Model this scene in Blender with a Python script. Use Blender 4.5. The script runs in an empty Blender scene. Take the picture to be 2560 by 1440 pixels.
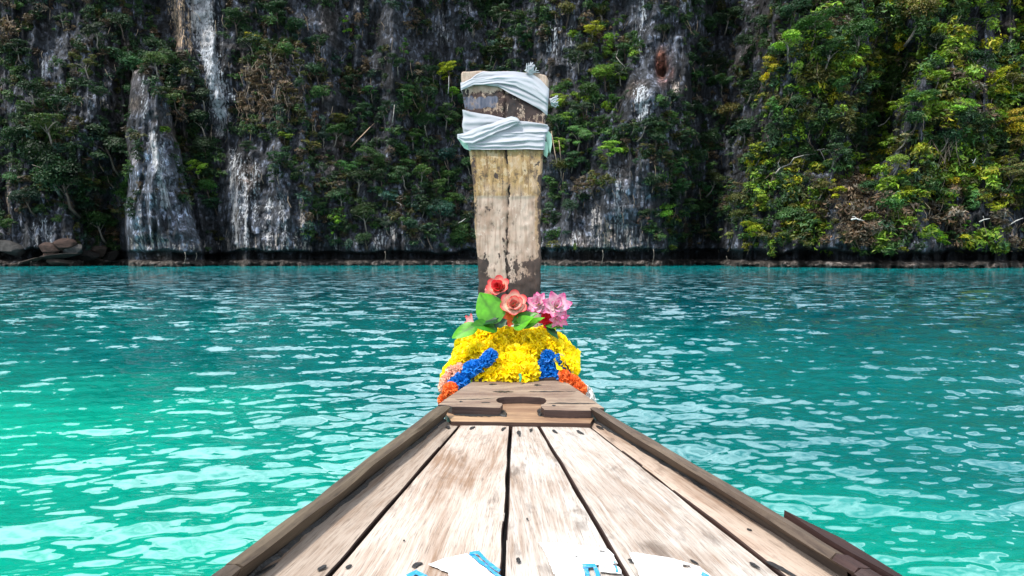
import bpy, bmesh, math, random
import numpy as np
from mathutils import Vector, Matrix

random.seed(11)
rng = np.random.default_rng(11)
scene = bpy.context.scene
COL = scene.collection

# ------------------------------------------------------------------ camera, sky, sun, exposure
CAM = Vector((0.0, 0.0, 1.5))
PITCH = math.radians(2.78)
F = 2560 * 24.0 / 36.0
cam_data = bpy.data.cameras.new("camera")
cam_data.lens = 24.0
cam_data.sensor_width = 36.0
cam_data.clip_start = 0.05
cam_data.clip_end = 600.0
cam = bpy.data.objects.new("camera", cam_data)
COL.objects.link(cam)
cam.location = CAM
cam.rotation_euler = (math.radians(90) - PITCH, 0, 0)
scene.camera = cam

SUN_EL, SUN_AZ = math.radians(60), math.radians(230)      # high sun behind the camera, to its left
world = bpy.data.worlds.new("World")
scene.world = world
world.use_nodes = True
wn = world.node_tree
wn.nodes.clear()
w_out = wn.nodes.new("ShaderNodeOutputWorld")
w_bg = wn.nodes.new("ShaderNodeBackground")
w_sky = wn.nodes.new("ShaderNodeTexSky")
w_sky.sky_type = 'NISHITA'
w_sky.sun_disc = False
w_sky.sun_elevation = SUN_EL
w_sky.sun_rotation = SUN_AZ
w_sky.air_density = 1.0
w_sky.dust_density = 4.0
w_mix = wn.nodes.new("ShaderNodeMix")                     # thin bright cloud all over the sky
w_mix.data_type = 'RGBA'
w_mix.inputs[0].default_value = 0.75
w_tc = wn.nodes.new("ShaderNodeTexCoord")                  # broken bright cloud, unseen, added to whiten the water's glints
w_nz = wn.nodes.new("ShaderNodeTexNoise")
w_nz.inputs['Scale'].default_value = 3.2
w_nz.inputs['Detail'].default_value = 6
w_nz.inputs['Roughness'].default_value = 0.6
w_rp = wn.nodes.new("ShaderNodeValToRGB")
w_rp.color_ramp.elements[0].position = 0.36; w_rp.color_ramp.elements[0].color = (.16, .19, .24, 1)
w_rp.color_ramp.elements[1].position = 0.60; w_rp.color_ramp.elements[1].color = (1, 1, 1, 1)
w_ml = wn.nodes.new("ShaderNodeMix"); w_ml.data_type = 'RGBA'; w_ml.blend_type = 'MULTIPLY'; w_ml.inputs[0].default_value = 1
w_ml.inputs[7].default_value = (21.5, 23.4, 25.2, 1)
wn.links.new(w_tc.outputs['Generated'], w_nz.inputs['Vector']); wn.links.new(w_nz.outputs[0], w_rp.inputs[0])
wn.links.new(w_rp.outputs[0], w_ml.inputs[6]); wn.links.new(w_ml.outputs[2], w_mix.inputs[7])
wn.links.new(w_sky.outputs[0], w_mix.inputs[6])
wn.links.new(w_mix.outputs[2], w_bg.inputs[0])
w_bg.inputs[1].default_value = 0.075
wn.links.new(w_bg.outputs[0], w_out.inputs[0])

sun_data = bpy.data.lights.new("sun", 'SUN')
sun_data.energy = 3.2
sun_data.angle = math.radians(6)
sun_data.color = (1.0, 0.95, 0.87)
sun = bpy.data.objects.new("sun", sun_data)
COL.objects.link(sun)
sd = Vector((math.sin(SUN_AZ) * math.cos(SUN_EL), math.cos(SUN_AZ) * math.cos(SUN_EL), math.sin(SUN_EL)))
sun.rotation_euler = (-sd).to_track_quat('-Z', 'Y').to_euler()
sun.location = (-20, -20, 60)

scene.view_settings.view_transform = 'Standard'
scene.view_settings.look = 'None'
scene.view_settings.gamma = 1.0
scene.view_settings.use_curve_mapping = False
scene.view_settings.exposure = 1.05
scene.cycles.max_bounces = 6
scene.cycles.transparent_max_bounces = 8
scene.cycles.caustics_reflective = False
scene.cycles.caustics_refractive = False

# ------------------------------------------------------------------ sight lines (used to survey where things stand)
CP, SP = math.cos(PITCH), math.sin(PITCH)

def ray(px, py):
    v = (720.0 - py) / F
    return Vector(((px - 1280.0) / F, CP + v * SP, -SP + v * CP))

def at_d(px, py, d):
    r = ray(px, py)
    return CAM + r * (d / r.y)

def at_z(px, py, z):
    r = ray(px, py)
    return CAM + r * ((z - CAM.z) / r.z)

def interp(x, pts):
    return float(np.interp(x, [p[0] for p in pts], [p[1] for p in pts]))

# ------------------------------------------------------------------ noise
def _h(ix, iy, seed):
    n = (ix * 374761393 + iy * 668265263 + seed * 974634777) & 0xffffffff
    n = ((n ^ (n >> 13)) * 1274126177) & 0xffffffff
    n = (n ^ (n >> 16)) & 0xffffffff
    return n / 4294967295.0

def vn(x, y, seed=0):
    x = np.asarray(x, float); y = np.asarray(y, float)
    ix = np.floor(x).astype(np.int64); iy = np.floor(y).astype(np.int64)
    fx = x - ix; fy = y - iy
    fx = fx * fx * fx * (fx * (fx * 6 - 15) + 10); fy = fy * fy * fy * (fy * (fy * 6 - 15) + 10)
    a = _h(ix, iy, seed); b = _h(ix + 1, iy, seed); c = _h(ix, iy + 1, seed); d = _h(ix + 1, iy + 1, seed)
    return (a + (b - a) * fx + (c - a) * fy + (a - b - c + d) * fx * fy) * 2 - 1

def fbm(x, y, o=4, seed=0, g=0.5):
    t = 0; a = 1.0; s = 0
    for i in range(o):
        t = t + a * vn(x * 2 ** i + 17.3 * i, y * 2 ** i - 9.1 * i, seed + i); s += a; a *= g
    return t / s

def ridged(x, y, o=3, seed=0):
    t = 0; a = 1.0; s = 0
    for i in range(o):
        t = t + a * (1 - 2 * np.abs(vn(x * 2 ** i + 5.7 * i, y * 2 ** i, seed + i))); s += a; a *= 0.5
    return t / s

def sstep(a, b, x):
    t = np.clip((np.asarray(x, float) - a) / (b - a), 0, 1)
    return t * t * (3 - 2 * t)

# ------------------------------------------------------------------ node helper
class NT:
    def __init__(self, name):
        self.m = bpy.data.materials.new(name); self.m.use_nodes = True
        self.t = self.m.node_tree; self.t.nodes.clear()
        self.out = self.t.nodes.new("ShaderNodeOutputMaterial")
    def n(self, kind, ins=None, **props):
        x = self.t.nodes.new("ShaderNode" + kind)
        for k, v in props.items(): setattr(x, k, v)
        for k, v in (ins or {}).items():
            if isinstance(v, bpy.types.NodeSocket): self.t.links.new(v, x.inputs[k])
            else: x.inputs[k].default_value = v
        return x
    def noise(self, vec, scale=1.0, detail=4, rough=0.55, dist=0.0):
        return self.n("TexNoise", {'Vector': vec, 'Scale': scale, 'Detail': detail, 'Roughness': rough, 'Distortion': dist})
    def mapv(self, vec, scale=(1, 1, 1), loc=(0, 0, 0)):
        return self.n("Mapping", {'Vector': vec, 'Scale': scale, 'Location': loc}).outputs[0]
    def ramp(self, fac, stops, mode='LINEAR'):
        r = self.n("ValToRGB", {'Fac': fac}); e = r.color_ramp; e.interpolation = mode
        while len(e.elements) < len(stops): e.elements.new(0.5)
        for el, (p, c) in zip(e.elements, stops):
            el.position = p; el.color = (c, c, c, 1) if isinstance(c, (int, float)) else tuple(c) + (1,)
        return r.outputs[0]
    def mix(self, fac, a, b, mode='MIX'):
        x = self.n("Mix", data_type='RGBA', blend_type=mode)
        for i, v in ((0, fac), (6, a), (7, b)):
            if isinstance(v, bpy.types.NodeSocket): self.t.links.new(v, x.inputs[i])
            else: x.inputs[i].default_value = v if i == 0 else (tuple(v) + (1,))[:4]
        return x.outputs[2]
    def math(self, op, a, b=0.0, c=0.0, clamp=False):
        x = self.n("Math", operation=op, use_clamp=clamp)
        for i, v in enumerate((a, b, c)):
            if isinstance(v, bpy.types.NodeSocket): self.t.links.new(v, x.inputs[i])
            else: x.inputs[i].default_value = v
        return x.outputs[0]
    def bump(self, h, strength=0.4, dist=0.01):
        return self.n("Bump", {'Height': h, 'Strength': strength, 'Distance': dist}).outputs[0]
    def attr(self, name):
        return self.n("Attribute", attribute_name=name)
    def bsdf(self, color, rough=0.7, spec=0.4, normal=None, **kw):
        ins = {'Base Color': color if isinstance(color, bpy.types.NodeSocket) else tuple(color) + (1,),
               'Roughness': rough, 'Specular IOR Level': spec}
        if normal is not None: ins['Normal'] = normal
        ins.update(kw)
        return self.n("BsdfPrincipled", ins).outputs[0]
    def done(self, shader):
        self.t.links.new(shader, self.out.inputs[0]); return self.m

# ------------------------------------------------------------------ object helpers
def raw_mesh(name, V, Q, tri=None):
    """numpy verts (n,3), quads (m,4) -> mesh, quickly"""
    me = bpy.data.meshes.new(name)
    V = np.asarray(V, np.float32); Q = np.asarray(Q, np.int32)
    k = Q.shape[1]
    me.vertices.add(len(V)); me.vertices.foreach_set("co", V.ravel())
    me.loops.add(Q.size); me.loops.foreach_set("vertex_index", Q.ravel())
    me.polygons.add(len(Q)); me.polygons.foreach_set("loop_start", np.arange(0, Q.size, k, dtype=np.int32))
    me.update(calc_edges=True)
    return me

def set_col(me, name, C):
    C = np.asarray(C, np.float32)
    if C.shape[1] == 3: C = np.hstack([C, np.ones((len(C), 1), np.float32)])
    a = me.color_attributes.new(name, 'FLOAT_COLOR', 'POINT')
    a.data.foreach_set("color", C.ravel())

def set_uv(me, per_vert):
    uv = me.uv_layers.new(name="UVMap")
    idx = np.empty(len(me.loops), np.int32); me.loops.foreach_get("vertex_index", idx)
    uv.data.foreach_set("uv", np.asarray(per_vert, np.float32)[idx].ravel())

def smooth(me, on=True):
    me.polygons.foreach_set("use_smooth", np.full(len(me.polygons), on)); return me

def link(name, me, mat=None, parent=None, loc=None, color=None):
    o = bpy.data.objects.new(name, me); COL.objects.link(o)
    if mat is not None and me is not None and not me.materials: me.materials.append(mat)
    if parent is not None: o.parent = parent
    if loc is not None: o.location = loc
    if color is not None: o.color = tuple(color) + (1,)
    return o

def tag(o, label=None, cat=None, group=None, kind=None):
    if label: o['label'] = label
    if cat: o['category'] = cat
    if group: o['group'] = group
    if kind: o['kind'] = kind
    return o

def thing(name, label, cat, loc=(0, 0, 0), group=None):
    o = bpy.data.objects.new(name, None); COL.objects.link(o); o.location = loc; o.empty_display_size = 0.1
    return tag(o, label, cat, group)

def wmesh(name, V, faces, mat, parent=None, uv=None, col=None, sm=False, color=None):
    """mesh given in world coordinates; its origin is put at its own middle"""
    V = np.asarray([tuple(v) for v in V], float)
    org = V.mean(axis=0)
    me = bpy.data.meshes.new(name); me.from_pydata((V - org).tolist(), [], [list(map(int, f)) for f in faces]); me.update()
    if uv is not None: set_uv(me, uv)
    if col is not None:
        for k, c in col.items(): set_col(me, k, c)
    smooth(me, sm)
    base = Vector((0, 0, 0)); p = parent
    while p is not None: base += Vector(p.location); p = p.parent
    return link(name, me, mat, parent, Vector(org) - base, color)

def grid_faces(nu, nv, wrap_u=False, off=0):
    f = []
    for i in range(nu if wrap_u else nu - 1):
        for j in range(nv - 1):
            a = i * nv + j; b = ((i + 1) % nu) * nv + j
            f.append((off + a, off + b, off + b + 1, off + a + 1))
    return f

def tube(pts, radii, n=6):
    """verts, faces of a tapered tube"""
    V = []; Fc = []
    pts = [Vector(p) for p in pts]
    for i, p in enumerate(pts):
        d = (pts[min(i + 1, len(pts) - 1)] - pts[max(i - 1, 0)]).normalized()
        a = d.cross(Vector((0.31, 0.22, 0.92)) if abs(d.z) < 0.9 else Vector((1, 0, 0))).normalized(); b = d.cross(a)
        for k in range(n):
            t = 2 * math.pi * k / n
            V.append(p + (a * math.cos(t) + b * math.sin(t)) * radii[i])
    for i in range(len(pts) - 1):
        for k in range(n):
            Fc.append((i * n + k, i * n + (k + 1) % n, (i + 1) * n + (k + 1) % n, (i + 1) * n + k))
    Fc.append(tuple(range(n - 1, -1, -1))); Fc.append(tuple(range((len(pts) - 1) * n, len(pts) * n)))
    return V, Fc

# ================================================================== THE CLIFF
cols = np.concatenate([np.arange(-1700, -60, 40), np.arange(-60, 2620, 3), np.arange(2620, 4341, 40)]).astype(float)
zrow = np.concatenate([np.arange(-2, 0, 0.5), np.arange(0, 3.0, 0.13), np.arange(3.0, 46, 0.185), np.arange(46, 62.1, 1.0)])
nC, nR = len(cols), len(zrow)
PX, ZZ = np.meshgrid(cols, zrow, indexing='ij')
kz = np.interp(cols, [-1700, 200, 800, 1080, 1450, 1750, 2200, 4340], [1, 1, .4, .1, .1, .45, 1, 1])[:, None]   # a saddle in the rim behind the post
ZZ = np.where(ZZ > 42, 42 + (ZZ - 42) * kz, ZZ)
base = np.interp(cols, [-1700, -500, 0, 600, 1000, 1300, 1600, 1800, 1960, 2560, 3200, 4340],
                       [66, 86, 92, 96, 99, 100, 97, 93, 87, 82, 72, 55])[:, None]
SS = PX * 0.0575
Y0 = base + 0.2 * np.maximum(ZZ - 2, 0)
PY = 637 - (ZZ - 1.5) * F / Y0

def lump(cx, hw, x=None, p=1.0):
    return np.clip(1 - (np.abs((PX if x is None else x) - cx) / hw) ** 2, 0, 1) ** p

wob = fbm(SS / 6, ZZ / 6, 3, 40) * 22
feat = np.zeros_like(PX)
t = np.clip((PY - 178) / 462, 0, 1)
pill = lump(372 + 40 * t + wob * .4, 30 + 66 * t ** 0.8, p=0.35) * sstep(165, 215, PY)
feat += 7.5 * pill
feat -= 3.0 * (lump(372 + 40 * t + wob * .4, 70 + 90 * t ** 0.8, p=0.6) - pill).clip(0) * sstep(165, 215, PY)
b2 = lump(665 + wob, 118, p=0.35) * sstep(330, 480, PY)
feat += 4.0 * b2
b3t = np.clip((PY - 230) / 410, 0, 1)
b3 = lump(1610 - 100 * b3t + wob * .6, 58 + 95 * b3t, p=0.4) * sstep(190, 300, PY)
feat += 4.5 * b3
up = lump(1640 + wob * .5, 85, p=0.6) * (1 - sstep(240, 330, PY))
feat += 3.0 * up
feat += 2.5 * lump(500 + wob, 110) * (1 - sstep(200, 380, PY))
feat -= 10.0 * lump(1835 - (PY / 650) * 90 + wob, 90)
feat += 3.0 * sstep(1830, 1960, PX + wob) * (1 - 0.4 * sstep(2300, 2600, PX))
feat -= 8.0 * lump(2195 - (PY - 300) * .25 + wob, 85) * sstep(90, 200, PY) * (1 - sstep(430, 560, PY))
feat -= 7.0 * lump(1180 + wob, 200) * sstep(-400, 250, 650 - PY)
feat -= 4.0 * lump(560 + wob, 45) * sstep(380, 480, PY)
feat += 2.2 * lump(1130 + wob * .5, 70) * (1 - sstep(90, 170, PY))
feat -= 5.0 * lump(255 + wob, 60) * sstep(420, 560, PY)
cave = np.exp(-(((PX - 1652) / 16) ** 2 + ((PY - 195) / 26) ** 2))
feat -= 4.5 * cave
feat -= 5.0 * lump(900 + wob, 80) * (1 - sstep(300, 480, PY))
feat += 3.0 * lump(2010 + wob, 110) * sstep(60, 160, PY) * (1 - sstep(300, 420, PY)) + 3.5 * lump(2330 + wob, 130) * (1 - sstep(330, 460, PY)) + 2.5 * lump(2200 + wob, 200) * sstep(360, 460, PY)
warp = fbm(SS / 5, ZZ / 9, 3, 60) * 1.2
Y = Y0 - feat
Y += 4.6 * fbm(SS / 14, ZZ / 18, 3, 1)
flute = ridged((SS + warp) / 4.2, ZZ / 17, 3, 11)
Y -= 2.1 * flute
Y -= 1.0 * ridged((SS + warp * .5) / 1.25, ZZ / 7.0, 3, 21)
Y += 0.55 * fbm(SS / 7, ZZ / 1.5, 3, 31)
blk = vn(np.floor((SS + warp) / 1.1) * 1.7, np.floor((ZZ + fbm(SS / 2, ZZ / 2, 2, 77) * 1.0) / 1.5) * 1.3, 5)
Y += 0.40 * blk
Y += 0.35 * fbm(SS / .8, ZZ / 1.5, 2, 51)
# tidal notch above a low ledge
lip = 1.85 + 0.75 * fbm(SS / 4, SS * 0, 4, 71)
nt_ = sstep(0.62, 0.85, ZZ + 0.12 * fbm(SS / 1.2, SS * 0 + 3, 2, 72)) * (1 - sstep(lip - .12, lip + .3, ZZ))
Y += nt_ * (2.6 + 0.7 * fbm(SS / 4, SS * 0 + 8, 2, 73))
Y -= (1 - sstep(0.40 + .25 * fbm(SS / 1.6, SS * 0 + 5, 3, 75), 0.85 + .25 * fbm(SS / 1.6, SS * 0 + 5, 3, 75), ZZ)) * (0.8 + 0.8 * ridged(SS / 1.5, ZZ * 1.8, 3, 74))
XX = (PX - 1280) / F * CP * Y
PYa = 720 - F * np.tan(np.arctan2(ZZ - 1.5, Y) + PITCH)
cliffV = np.stack([XX, Y, ZZ], -1).reshape(-1, 3)
ii = (np.arange(nC - 1)[:, None] * nR + np.arange(nR - 1)[None, :]).ravel()
cliffQ = np.stack([ii, ii + nR, ii + nR + 1, ii + 1], -1)

# --- rock colour: dark weathered limestone, with the pale mineral runs where they are on the face
def ell(cx, cy, rx, ry, x=None, y=None):
    x = PX if x is None else x; y = PYa if y is None else y
    return np.exp(-(((x - cx) / rx) ** 2 + ((y - cy) / ry) ** 2) ** 1.5)

n1 = fbm(SS / 3.2, ZZ / 9, 4, 81); n2 = fbm(SS / .9, ZZ / 3.5, 3, 85)
g = np.clip(0.026 + 0.020 * n1 + 0.016 * n2, 0.008, 0.3)
rock = np.stack([g * 0.88, g * 0.98, g * 1.22], -1)
warm = np.clip(fbm(SS / 6, ZZ / 6, 3, 91) * 1.6 - .45, 0, 1)[..., None]
rock = rock * (1 - warm) + warm * np.stack([g * 1.5, g * 1.02, g * .66], -1)
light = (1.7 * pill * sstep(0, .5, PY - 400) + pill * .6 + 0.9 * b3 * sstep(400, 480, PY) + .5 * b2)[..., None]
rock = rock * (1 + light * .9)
red = np.clip(ell(1655, 168, 19, 40) * (1.5 + 2.2 * fbm(SS / 1.1, ZZ / 2.2, 3, 95)), 0, .9)[..., None]
rock = rock * (1 - red) + red * np.array([0.12, 0.045, 0.028])
tide = (1 - sstep(0.75, 0.95, ZZ))[..., None]
rock = rock * (1 - tide) + tide * np.array([0.036, 0.030, 0.026]) * (1 + .5 * n2[..., None])
notch_dark = (sstep(.78, .92, ZZ) * (1 - sstep(1.75, 2.2, ZZ)))[..., None]  # rock made darker across the height of the tidal notch
rock = rock * (1 - .6 * notch_dark)
# pale runs: x top, y top, x bottom, y bottom, half width, strength, warm
RUNS = [(512, -60, 526, 120, 32, 1.35, .12), (528, 110, 562, 300, 26, 1.25, .0), (495, -60, 500, 90, 10, 1.1, .3), (455, -60, 462, 120, 22, .85, .9), (485, 20, 487, 140, 7, .9, .9),
        (562, 290, 560, 345, 18, .8, .2), (540, 150, 590, 250, 12, .7, .0),
        (386, 330, 402, 430, 11, 1.4, .15), (402, 420, 418, 520, 10, 1.5, .05), (368, 190, 372, 300, 9, .5, .0), (405, 360, 412, 520, 20, .6, .0),
        (588, 370, 590, 620, 12, .85, .1), (612, 430, 618, 620, 10, 1.0, .1), (640, 400, 640, 560, 14, .6, .0), (676, 500, 676, 530, 11, 1.2, .1), (672, 540, 672, 635, 11, .9, .2),
        (706, 480, 712, 640, 14, .6, .1), (752, 500, 764, 640, 8, .85, .4), (600, 380, 604, 560, 24, .5, .0),
        (1490, 520, 1492, 640, 16, .7, .3), (1540, 420, 1552, 600, 15, .75, .0), (1560, 560, 1580, 640, 16, 1.0, .35), (1520, 555, 1520, 640, 12, .8, .6), (1440, 580, 1440, 635, 14, .8, .1), (1590, 590, 1596, 640, 12, .7, .2),
        (1600, 215, 1608, 300, 20, .95, .0), (1590, 240, 1590, 285, 14, .6, .0), (1684, 205, 1684, 238, 9, 1.3, .5),
        (950, 560, 952, 620, 12, .7, .1), (985, 570, 988, 600, 9, 1.0, .3), (1020, 590, 1020, 625, 8, .7, .1), (938, 590, 940, 640, 7, .8, .3),
        (2397, 70, 2400, 108, 9, .9, .3), (2262, 590, 2264, 632, 12, .7, .1), (2300, 600, 2302, 632, 14, .8, .1), (2500, 560, 2502, 624, 12, .6, .7), (2540, 560, 2540, 620, 14, .6, .7), (2021, 605, 2021, 632, 11, .9, .9),
        (88, 560, 90, 615, 12, .7, .0), (120, 550, 118, 620, 18, .65, .0), (26, 400, 24, 590, 9, .55, .8), (236, 235, 236, 320, 7, .6, .1), (120, 150, 122, 210, 10, .5, .0), (270, 240, 272, 272, 8, .8, .5), (352, 520, 352, 640, 9, .5, .3),
        (1110, 30, 1120, 110, 26, .45, .2), (1245, -60, 1248, 25, 30, .9, .0), (1170, 0, 1176, 90, 16, .5, .2), (1380, 20, 1384, 150, 22, .5, .0), (1425, 60, 1425, 170, 12, .55, .0), (1600, -60, 1604, 80, 12, .75, .0), (1700, -60, 1706, 30, 18, .75, .0), (1590, 40, 1592, 150, 10, .5, .0),
        (1350, 590, 1352, 640, 10, .5, .1), (545, 570, 548, 640, 5, .5, .3), (840, 590, 842, 640, 10, .5, .1), (2120, 590, 2124, 632, 8, .5, .4), (2450, 585, 2452, 625, 9, .5, .2)]
for _x in list(np.arange(330, 520, 13)) + list(np.arange(570, 780, 17)) + list(np.arange(1410, 1620, 16)):
    RUNS.append((_x, 596 + 14 * math.sin(_x), _x + 2, 632, 5, .75, .45))
pale = np.zeros_like(PX); pwarm = np.zeros_like(PX)
for x0, y0, x1, y1, w, s, wm in RUNS:
    tt = np.clip((PYa - y0) / (y1 - y0), 0, 1)
    cx = x0 + (x1 - x0) * tt
    m = s * np.exp(-((PX - cx) / w) ** 2) * sstep(y0 - 14, y0 + 10, PYa) * (1 - sstep(y1 - 12, y1 + 12, PYa))
    pwarm = np.where(m > pale, wm, pwarm); pale = np.maximum(pale, m)
pale *= (1 - notch_dark[..., 0]) * (1 - tide[..., 0])
pwarm = pwarm[..., None]
paleC = (1 - pwarm) * np.array([0.36, 0.385, 0.42]) + pwarm * np.array([0.40, 0.27, 0.16])

m = NT("limestone")
geo = m.n("NewGeometry"); pos = geo.outputs['Position']
c_r = m.attr("rock"); c_p = m.attr("pale")
fine = m.noise(m.mapv(pos, (2.2, 0.6, 0.55)), 1.0, 6, 0.65)
streak = m.noise(m.mapv(pos, (2.6, 1.2, 0.42)), 1.0, 5, 0.6)
spk = m.noise(m.mapv(pos, (3.0, 3.0, 2.4)), 1.0, 3, 0.6)
base_c = m.mix(1.0, c_r.outputs['Color'], m.ramp(fine.outputs[0], [(0.25, .3), (.5, .85), (.72, 2.2)]), 'MULTIPLY')
base_c = m.mix(m.ramp(streak.outputs[0], [(.62, 0), (.70, .45)]), base_c, (0.13, 0.135, 0.148))
base_c = m.mix(m.ramp(spk.outputs[0], [(.60, 0), (.68, .6)]), base_c, (0.012, 0.012, 0.014))
drip = m.noise(m.mapv(pos, (4.6, 1.5, 0.30)), 1.0, 6, 0.68)
pm = m.math('ADD', m.math('MULTIPLY', c_p.outputs['Alpha'], .92), m.math('MULTIPLY', m.math('SUBTRACT', drip.outputs[0], .5), 4.0))
pm = m.math('ADD', pm, m.math('MULTIPLY', m.math('SUBTRACT', spk.outputs[0], .5), 1.6))
pm = m.math('MULTIPLY', m.ramp(pm, [(.52, 0), (.95, .92)]), m.ramp(c_p.outputs['Alpha'], [(.05, 0), (.3, 1)]))
vo = m.n('TexVoronoi', {'Vector': m.n('VectorMath', {0: m.mapv(pos, (1.1, 0.6, 0.75)), 1: m.n('VectorMath', {0: fine.outputs['Color'], 1: (1.5, .8, 1.5)}, operation='MULTIPLY').outputs[0]}, operation='ADD').outputs[0], 'Scale': 1.0}, feature='DISTANCE_TO_EDGE')
vc = m.n('TexVoronoi', {'Vector': m.mapv(pos, (0.9, 0.5, 1.1)), 'Scale': 1.0})
crk = m.math('MAXIMUM', m.ramp(vo.outputs['Distance'], [(.0, .25), (.07, 1)]), m.ramp(spk.outputs[0], [(.42, 0), (.56, 1)]))
vf = m.n('TexVoronoi', {'Vector': m.n('VectorMath', {0: m.mapv(pos, (2.1, 1.2, 1.5)), 1: m.n('VectorMath', {0: fine.outputs['Color'], 1: (1.2, .8, 1.2)}, operation='MULTIPLY').outputs[0]}, operation='ADD').outputs[0], 'Scale': 1.0})
fs = m.n('SeparateColor', {0: vf.outputs['Color']}).outputs
facet = m.math('MULTIPLY', m.ramp(fs[1], [(.70, 0), (.74, 1)]), m.ramp(fine.outputs[0], [(.44, 0), (.58, .85)]))
base_c = m.mix(facet, base_c, m.mix(1.0, c_r.outputs['Color'], (4.2, 4.3, 4.6), 'MULTIPLY'))
base_c = m.mix(1.0, base_c, m.ramp(m.n('SeparateColor', {0: vc.outputs['Color']}).outputs[0], [(.0, .55), (1, 1.6)]), 'MULTIPLY')
pc = m.mix(1.0, c_p.outputs['Color'], m.ramp(fine.outputs[0], [(.3, .55), (.6, 1.15)]), 'MULTIPLY')
colr = m.mix(1.0, m.mix(pm, base_c, pc), crk, 'MULTIPLY')
rock_mat = m.done(m.bsdf(colr, 0.8, 0.25, m.bump(m.math('ADD', m.math('ADD', fine.outputs[0], m.math('MULTIPLY', spk.outputs[0], .6)), m.math('MULTIPLY', crk, .35)), 1.0, 0.4)))
me = raw_mesh("cliff", cliffV, cliffQ)
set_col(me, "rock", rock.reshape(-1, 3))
set_col(me, "pale", np.concatenate([paleC, pale[..., None]], -1).reshape(-1, 4))
cliff = tag(link("cliff", me, rock_mat), "dark limestone cliff face with pale mineral streaks rising from the lagoon", None, None, 'structure')

def face(px, py):
    """point of the cliff seen along this sight line"""
    ci = int(np.argmin(np.abs(cols - px)))
    colpy = PYa[ci]
    k = np.nonzero((colpy[:-1] >= py) & (colpy[1:] < py))[0]
    j = int(k[np.argmin(Y[ci, k])]) if len(k) else nR - 2
    return Vector((XX[ci, j], Y[ci, j], ZZ[ci, j]))

# ================================================================== THE WATER
pyr = np.concatenate([np.linspace(662.2, 700, 44), np.linspace(701.0, 1500, 600)])
wy = np.concatenate([[135, 122], 1.5 * F / (pyr - 637), [2.9, 2.5, 1.5, .6, -.6, -3, -8, -20]])
txs = np.concatenate([np.linspace(-2.6, -.86, 14), np.linspace(-.84, .84, 640), np.linspace(.86, 2.6, 14)])
dr = np.abs(np.gradient(wy))
WY, TX = np.meshgrid(wy, txs, indexing='ij')
WX = TX * np.maximum(WY, 3.0)
DR = np.repeat(dr[:, None], len(txs), 1)
Hh = np.zeros_like(WX)
wr = np.random.default_rng(5)
var_all = 0.0; var_res = np.zeros(len(wy))
NW = 150
gust = np.clip(1 + 1.0 * fbm(WX / 5.0, WY / 8.0, 4, 400), .35, 1.9)
for k in range(NW):
    lam = 0.075 * (1.35 / 0.075) ** wr.random()
    th = wr.normal(0, 0.34) + (.7 if k % 7 == 0 else 0) + math.radians(-8)
    kx, ky = math.sin(th) * 2 * math.pi / lam, math.cos(th) * 2 * math.pi / lam
    slope = 0.172 * (2.0 / NW) ** .5 * (1.25 if .11 < lam < .55 else .75)
    amp = slope / (2 * math.pi / lam)
    att = sstep(1.6, 3.2, lam / dr)
    ph = wr.random() * 6.28
    arg = kx * WX + ky * WY + ph
    s_ = np.sin(arg + 0.35 * np.sin(arg))
    Hh += amp * s_ * att[:, None]
    var_all += slope ** 2 / 2; var_res += slope ** 2 / 2 * att ** 2
Hh *= gust
unres = np.clip(1 - var_res / var_all, 0, 1)
unres = np.repeat(unres[:, None], len(txs), 1)
waterV = np.stack([WX, WY, Hh], -1).reshape(-1, 3)
nA, nB = WX.shape
ii = (np.arange(nA - 1)[:, None] * nB + np.arange(nB - 1)[None, :]).ravel()
waterQ = np.stack([ii, ii + nB, ii + nB + 1, ii + 1], -1)
# body colour: pale sand shows through the shallow emerald water, the channel is deep teal
sh = (WY - (3.5 - .516 * WX)) + 2.2 * fbm(WX / 3.5, WY / 3.5, 3, 300) + 2.5 * sstep(1.0, 5.0, WX)
shallow = 1 - sstep(-2.2, 3.4, sh)
mid = 1 - sstep(4, 22, sh + 4 * fbm(WX / 9, WY / 14, 3, 310))
farb = sstep(42, 76, WY + 6 * fbm(WX / 20, WY / 20, 2, 320))
deep = np.array([0.0, 0.056, 0.070]); teal = np.array([0.0, 0.098, 0.096]); emer = np.array([0.001, 0.29, 0.19]); fart = np.array([0.0, .14, .148])
wc = deep + (teal - deep) * mid[..., None]
wc = wc + (emer - wc) * shallow[..., None]
wc = wc + (fart - wc) * farb[..., None]
wc = wc * (1 + .12 * fbm(WX / 1.3, WY / 1.3, 2, 330))[..., None]
me = smooth(raw_mesh("water", waterV, waterQ))
set_col(me, "body", np.concatenate([wc, unres[..., None]], -1).reshape(-1, 4))
m = NT("sea_water")
geo = m.n("NewGeometry"); pos = geo.outputs['Position']; b_ = m.attr("body")
r1 = m.noise(m.mapv(pos, (9, 13, 0)), 1.0, 3, .55)
r2 = m.noise(m.mapv(pos, (1.3, 2.6, 0)), 1.0, 4, .6)
def slope_vec(nz, amt):
    v = m.n("VectorMath", {0: nz.outputs['Color'], 1: (.5, .5, .5)}, operation='SUBTRACT')
    s = m.n("VectorMath", {0: v.outputs[0]}, operation='SCALE')
    if isinstance(amt, bpy.types.NodeSocket): m.t.links.new(amt, s.inputs['Scale'])
    else: s.inputs['Scale'].default_value = amt
    return m.n("VectorMath", {0: s.outputs[0], 1: (1, 1, 0)}, operation='MULTIPLY').outputs[0]
s1 = slope_vec(r1, m.math('ADD', m.math('MULTIPLY', b_.outputs['Alpha'], .5), .34))
s2 = slope_vec(r2, m.math('MULTIPLY', b_.outputs['Alpha'], 3.4))
nn = m.n("VectorMath", {0: geo.outputs['Normal'], 1: s1}, operation='ADD').outputs[0]
nn = m.n("VectorMath", {0: nn, 1: s2}, operation='ADD').outputs[0]
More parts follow.
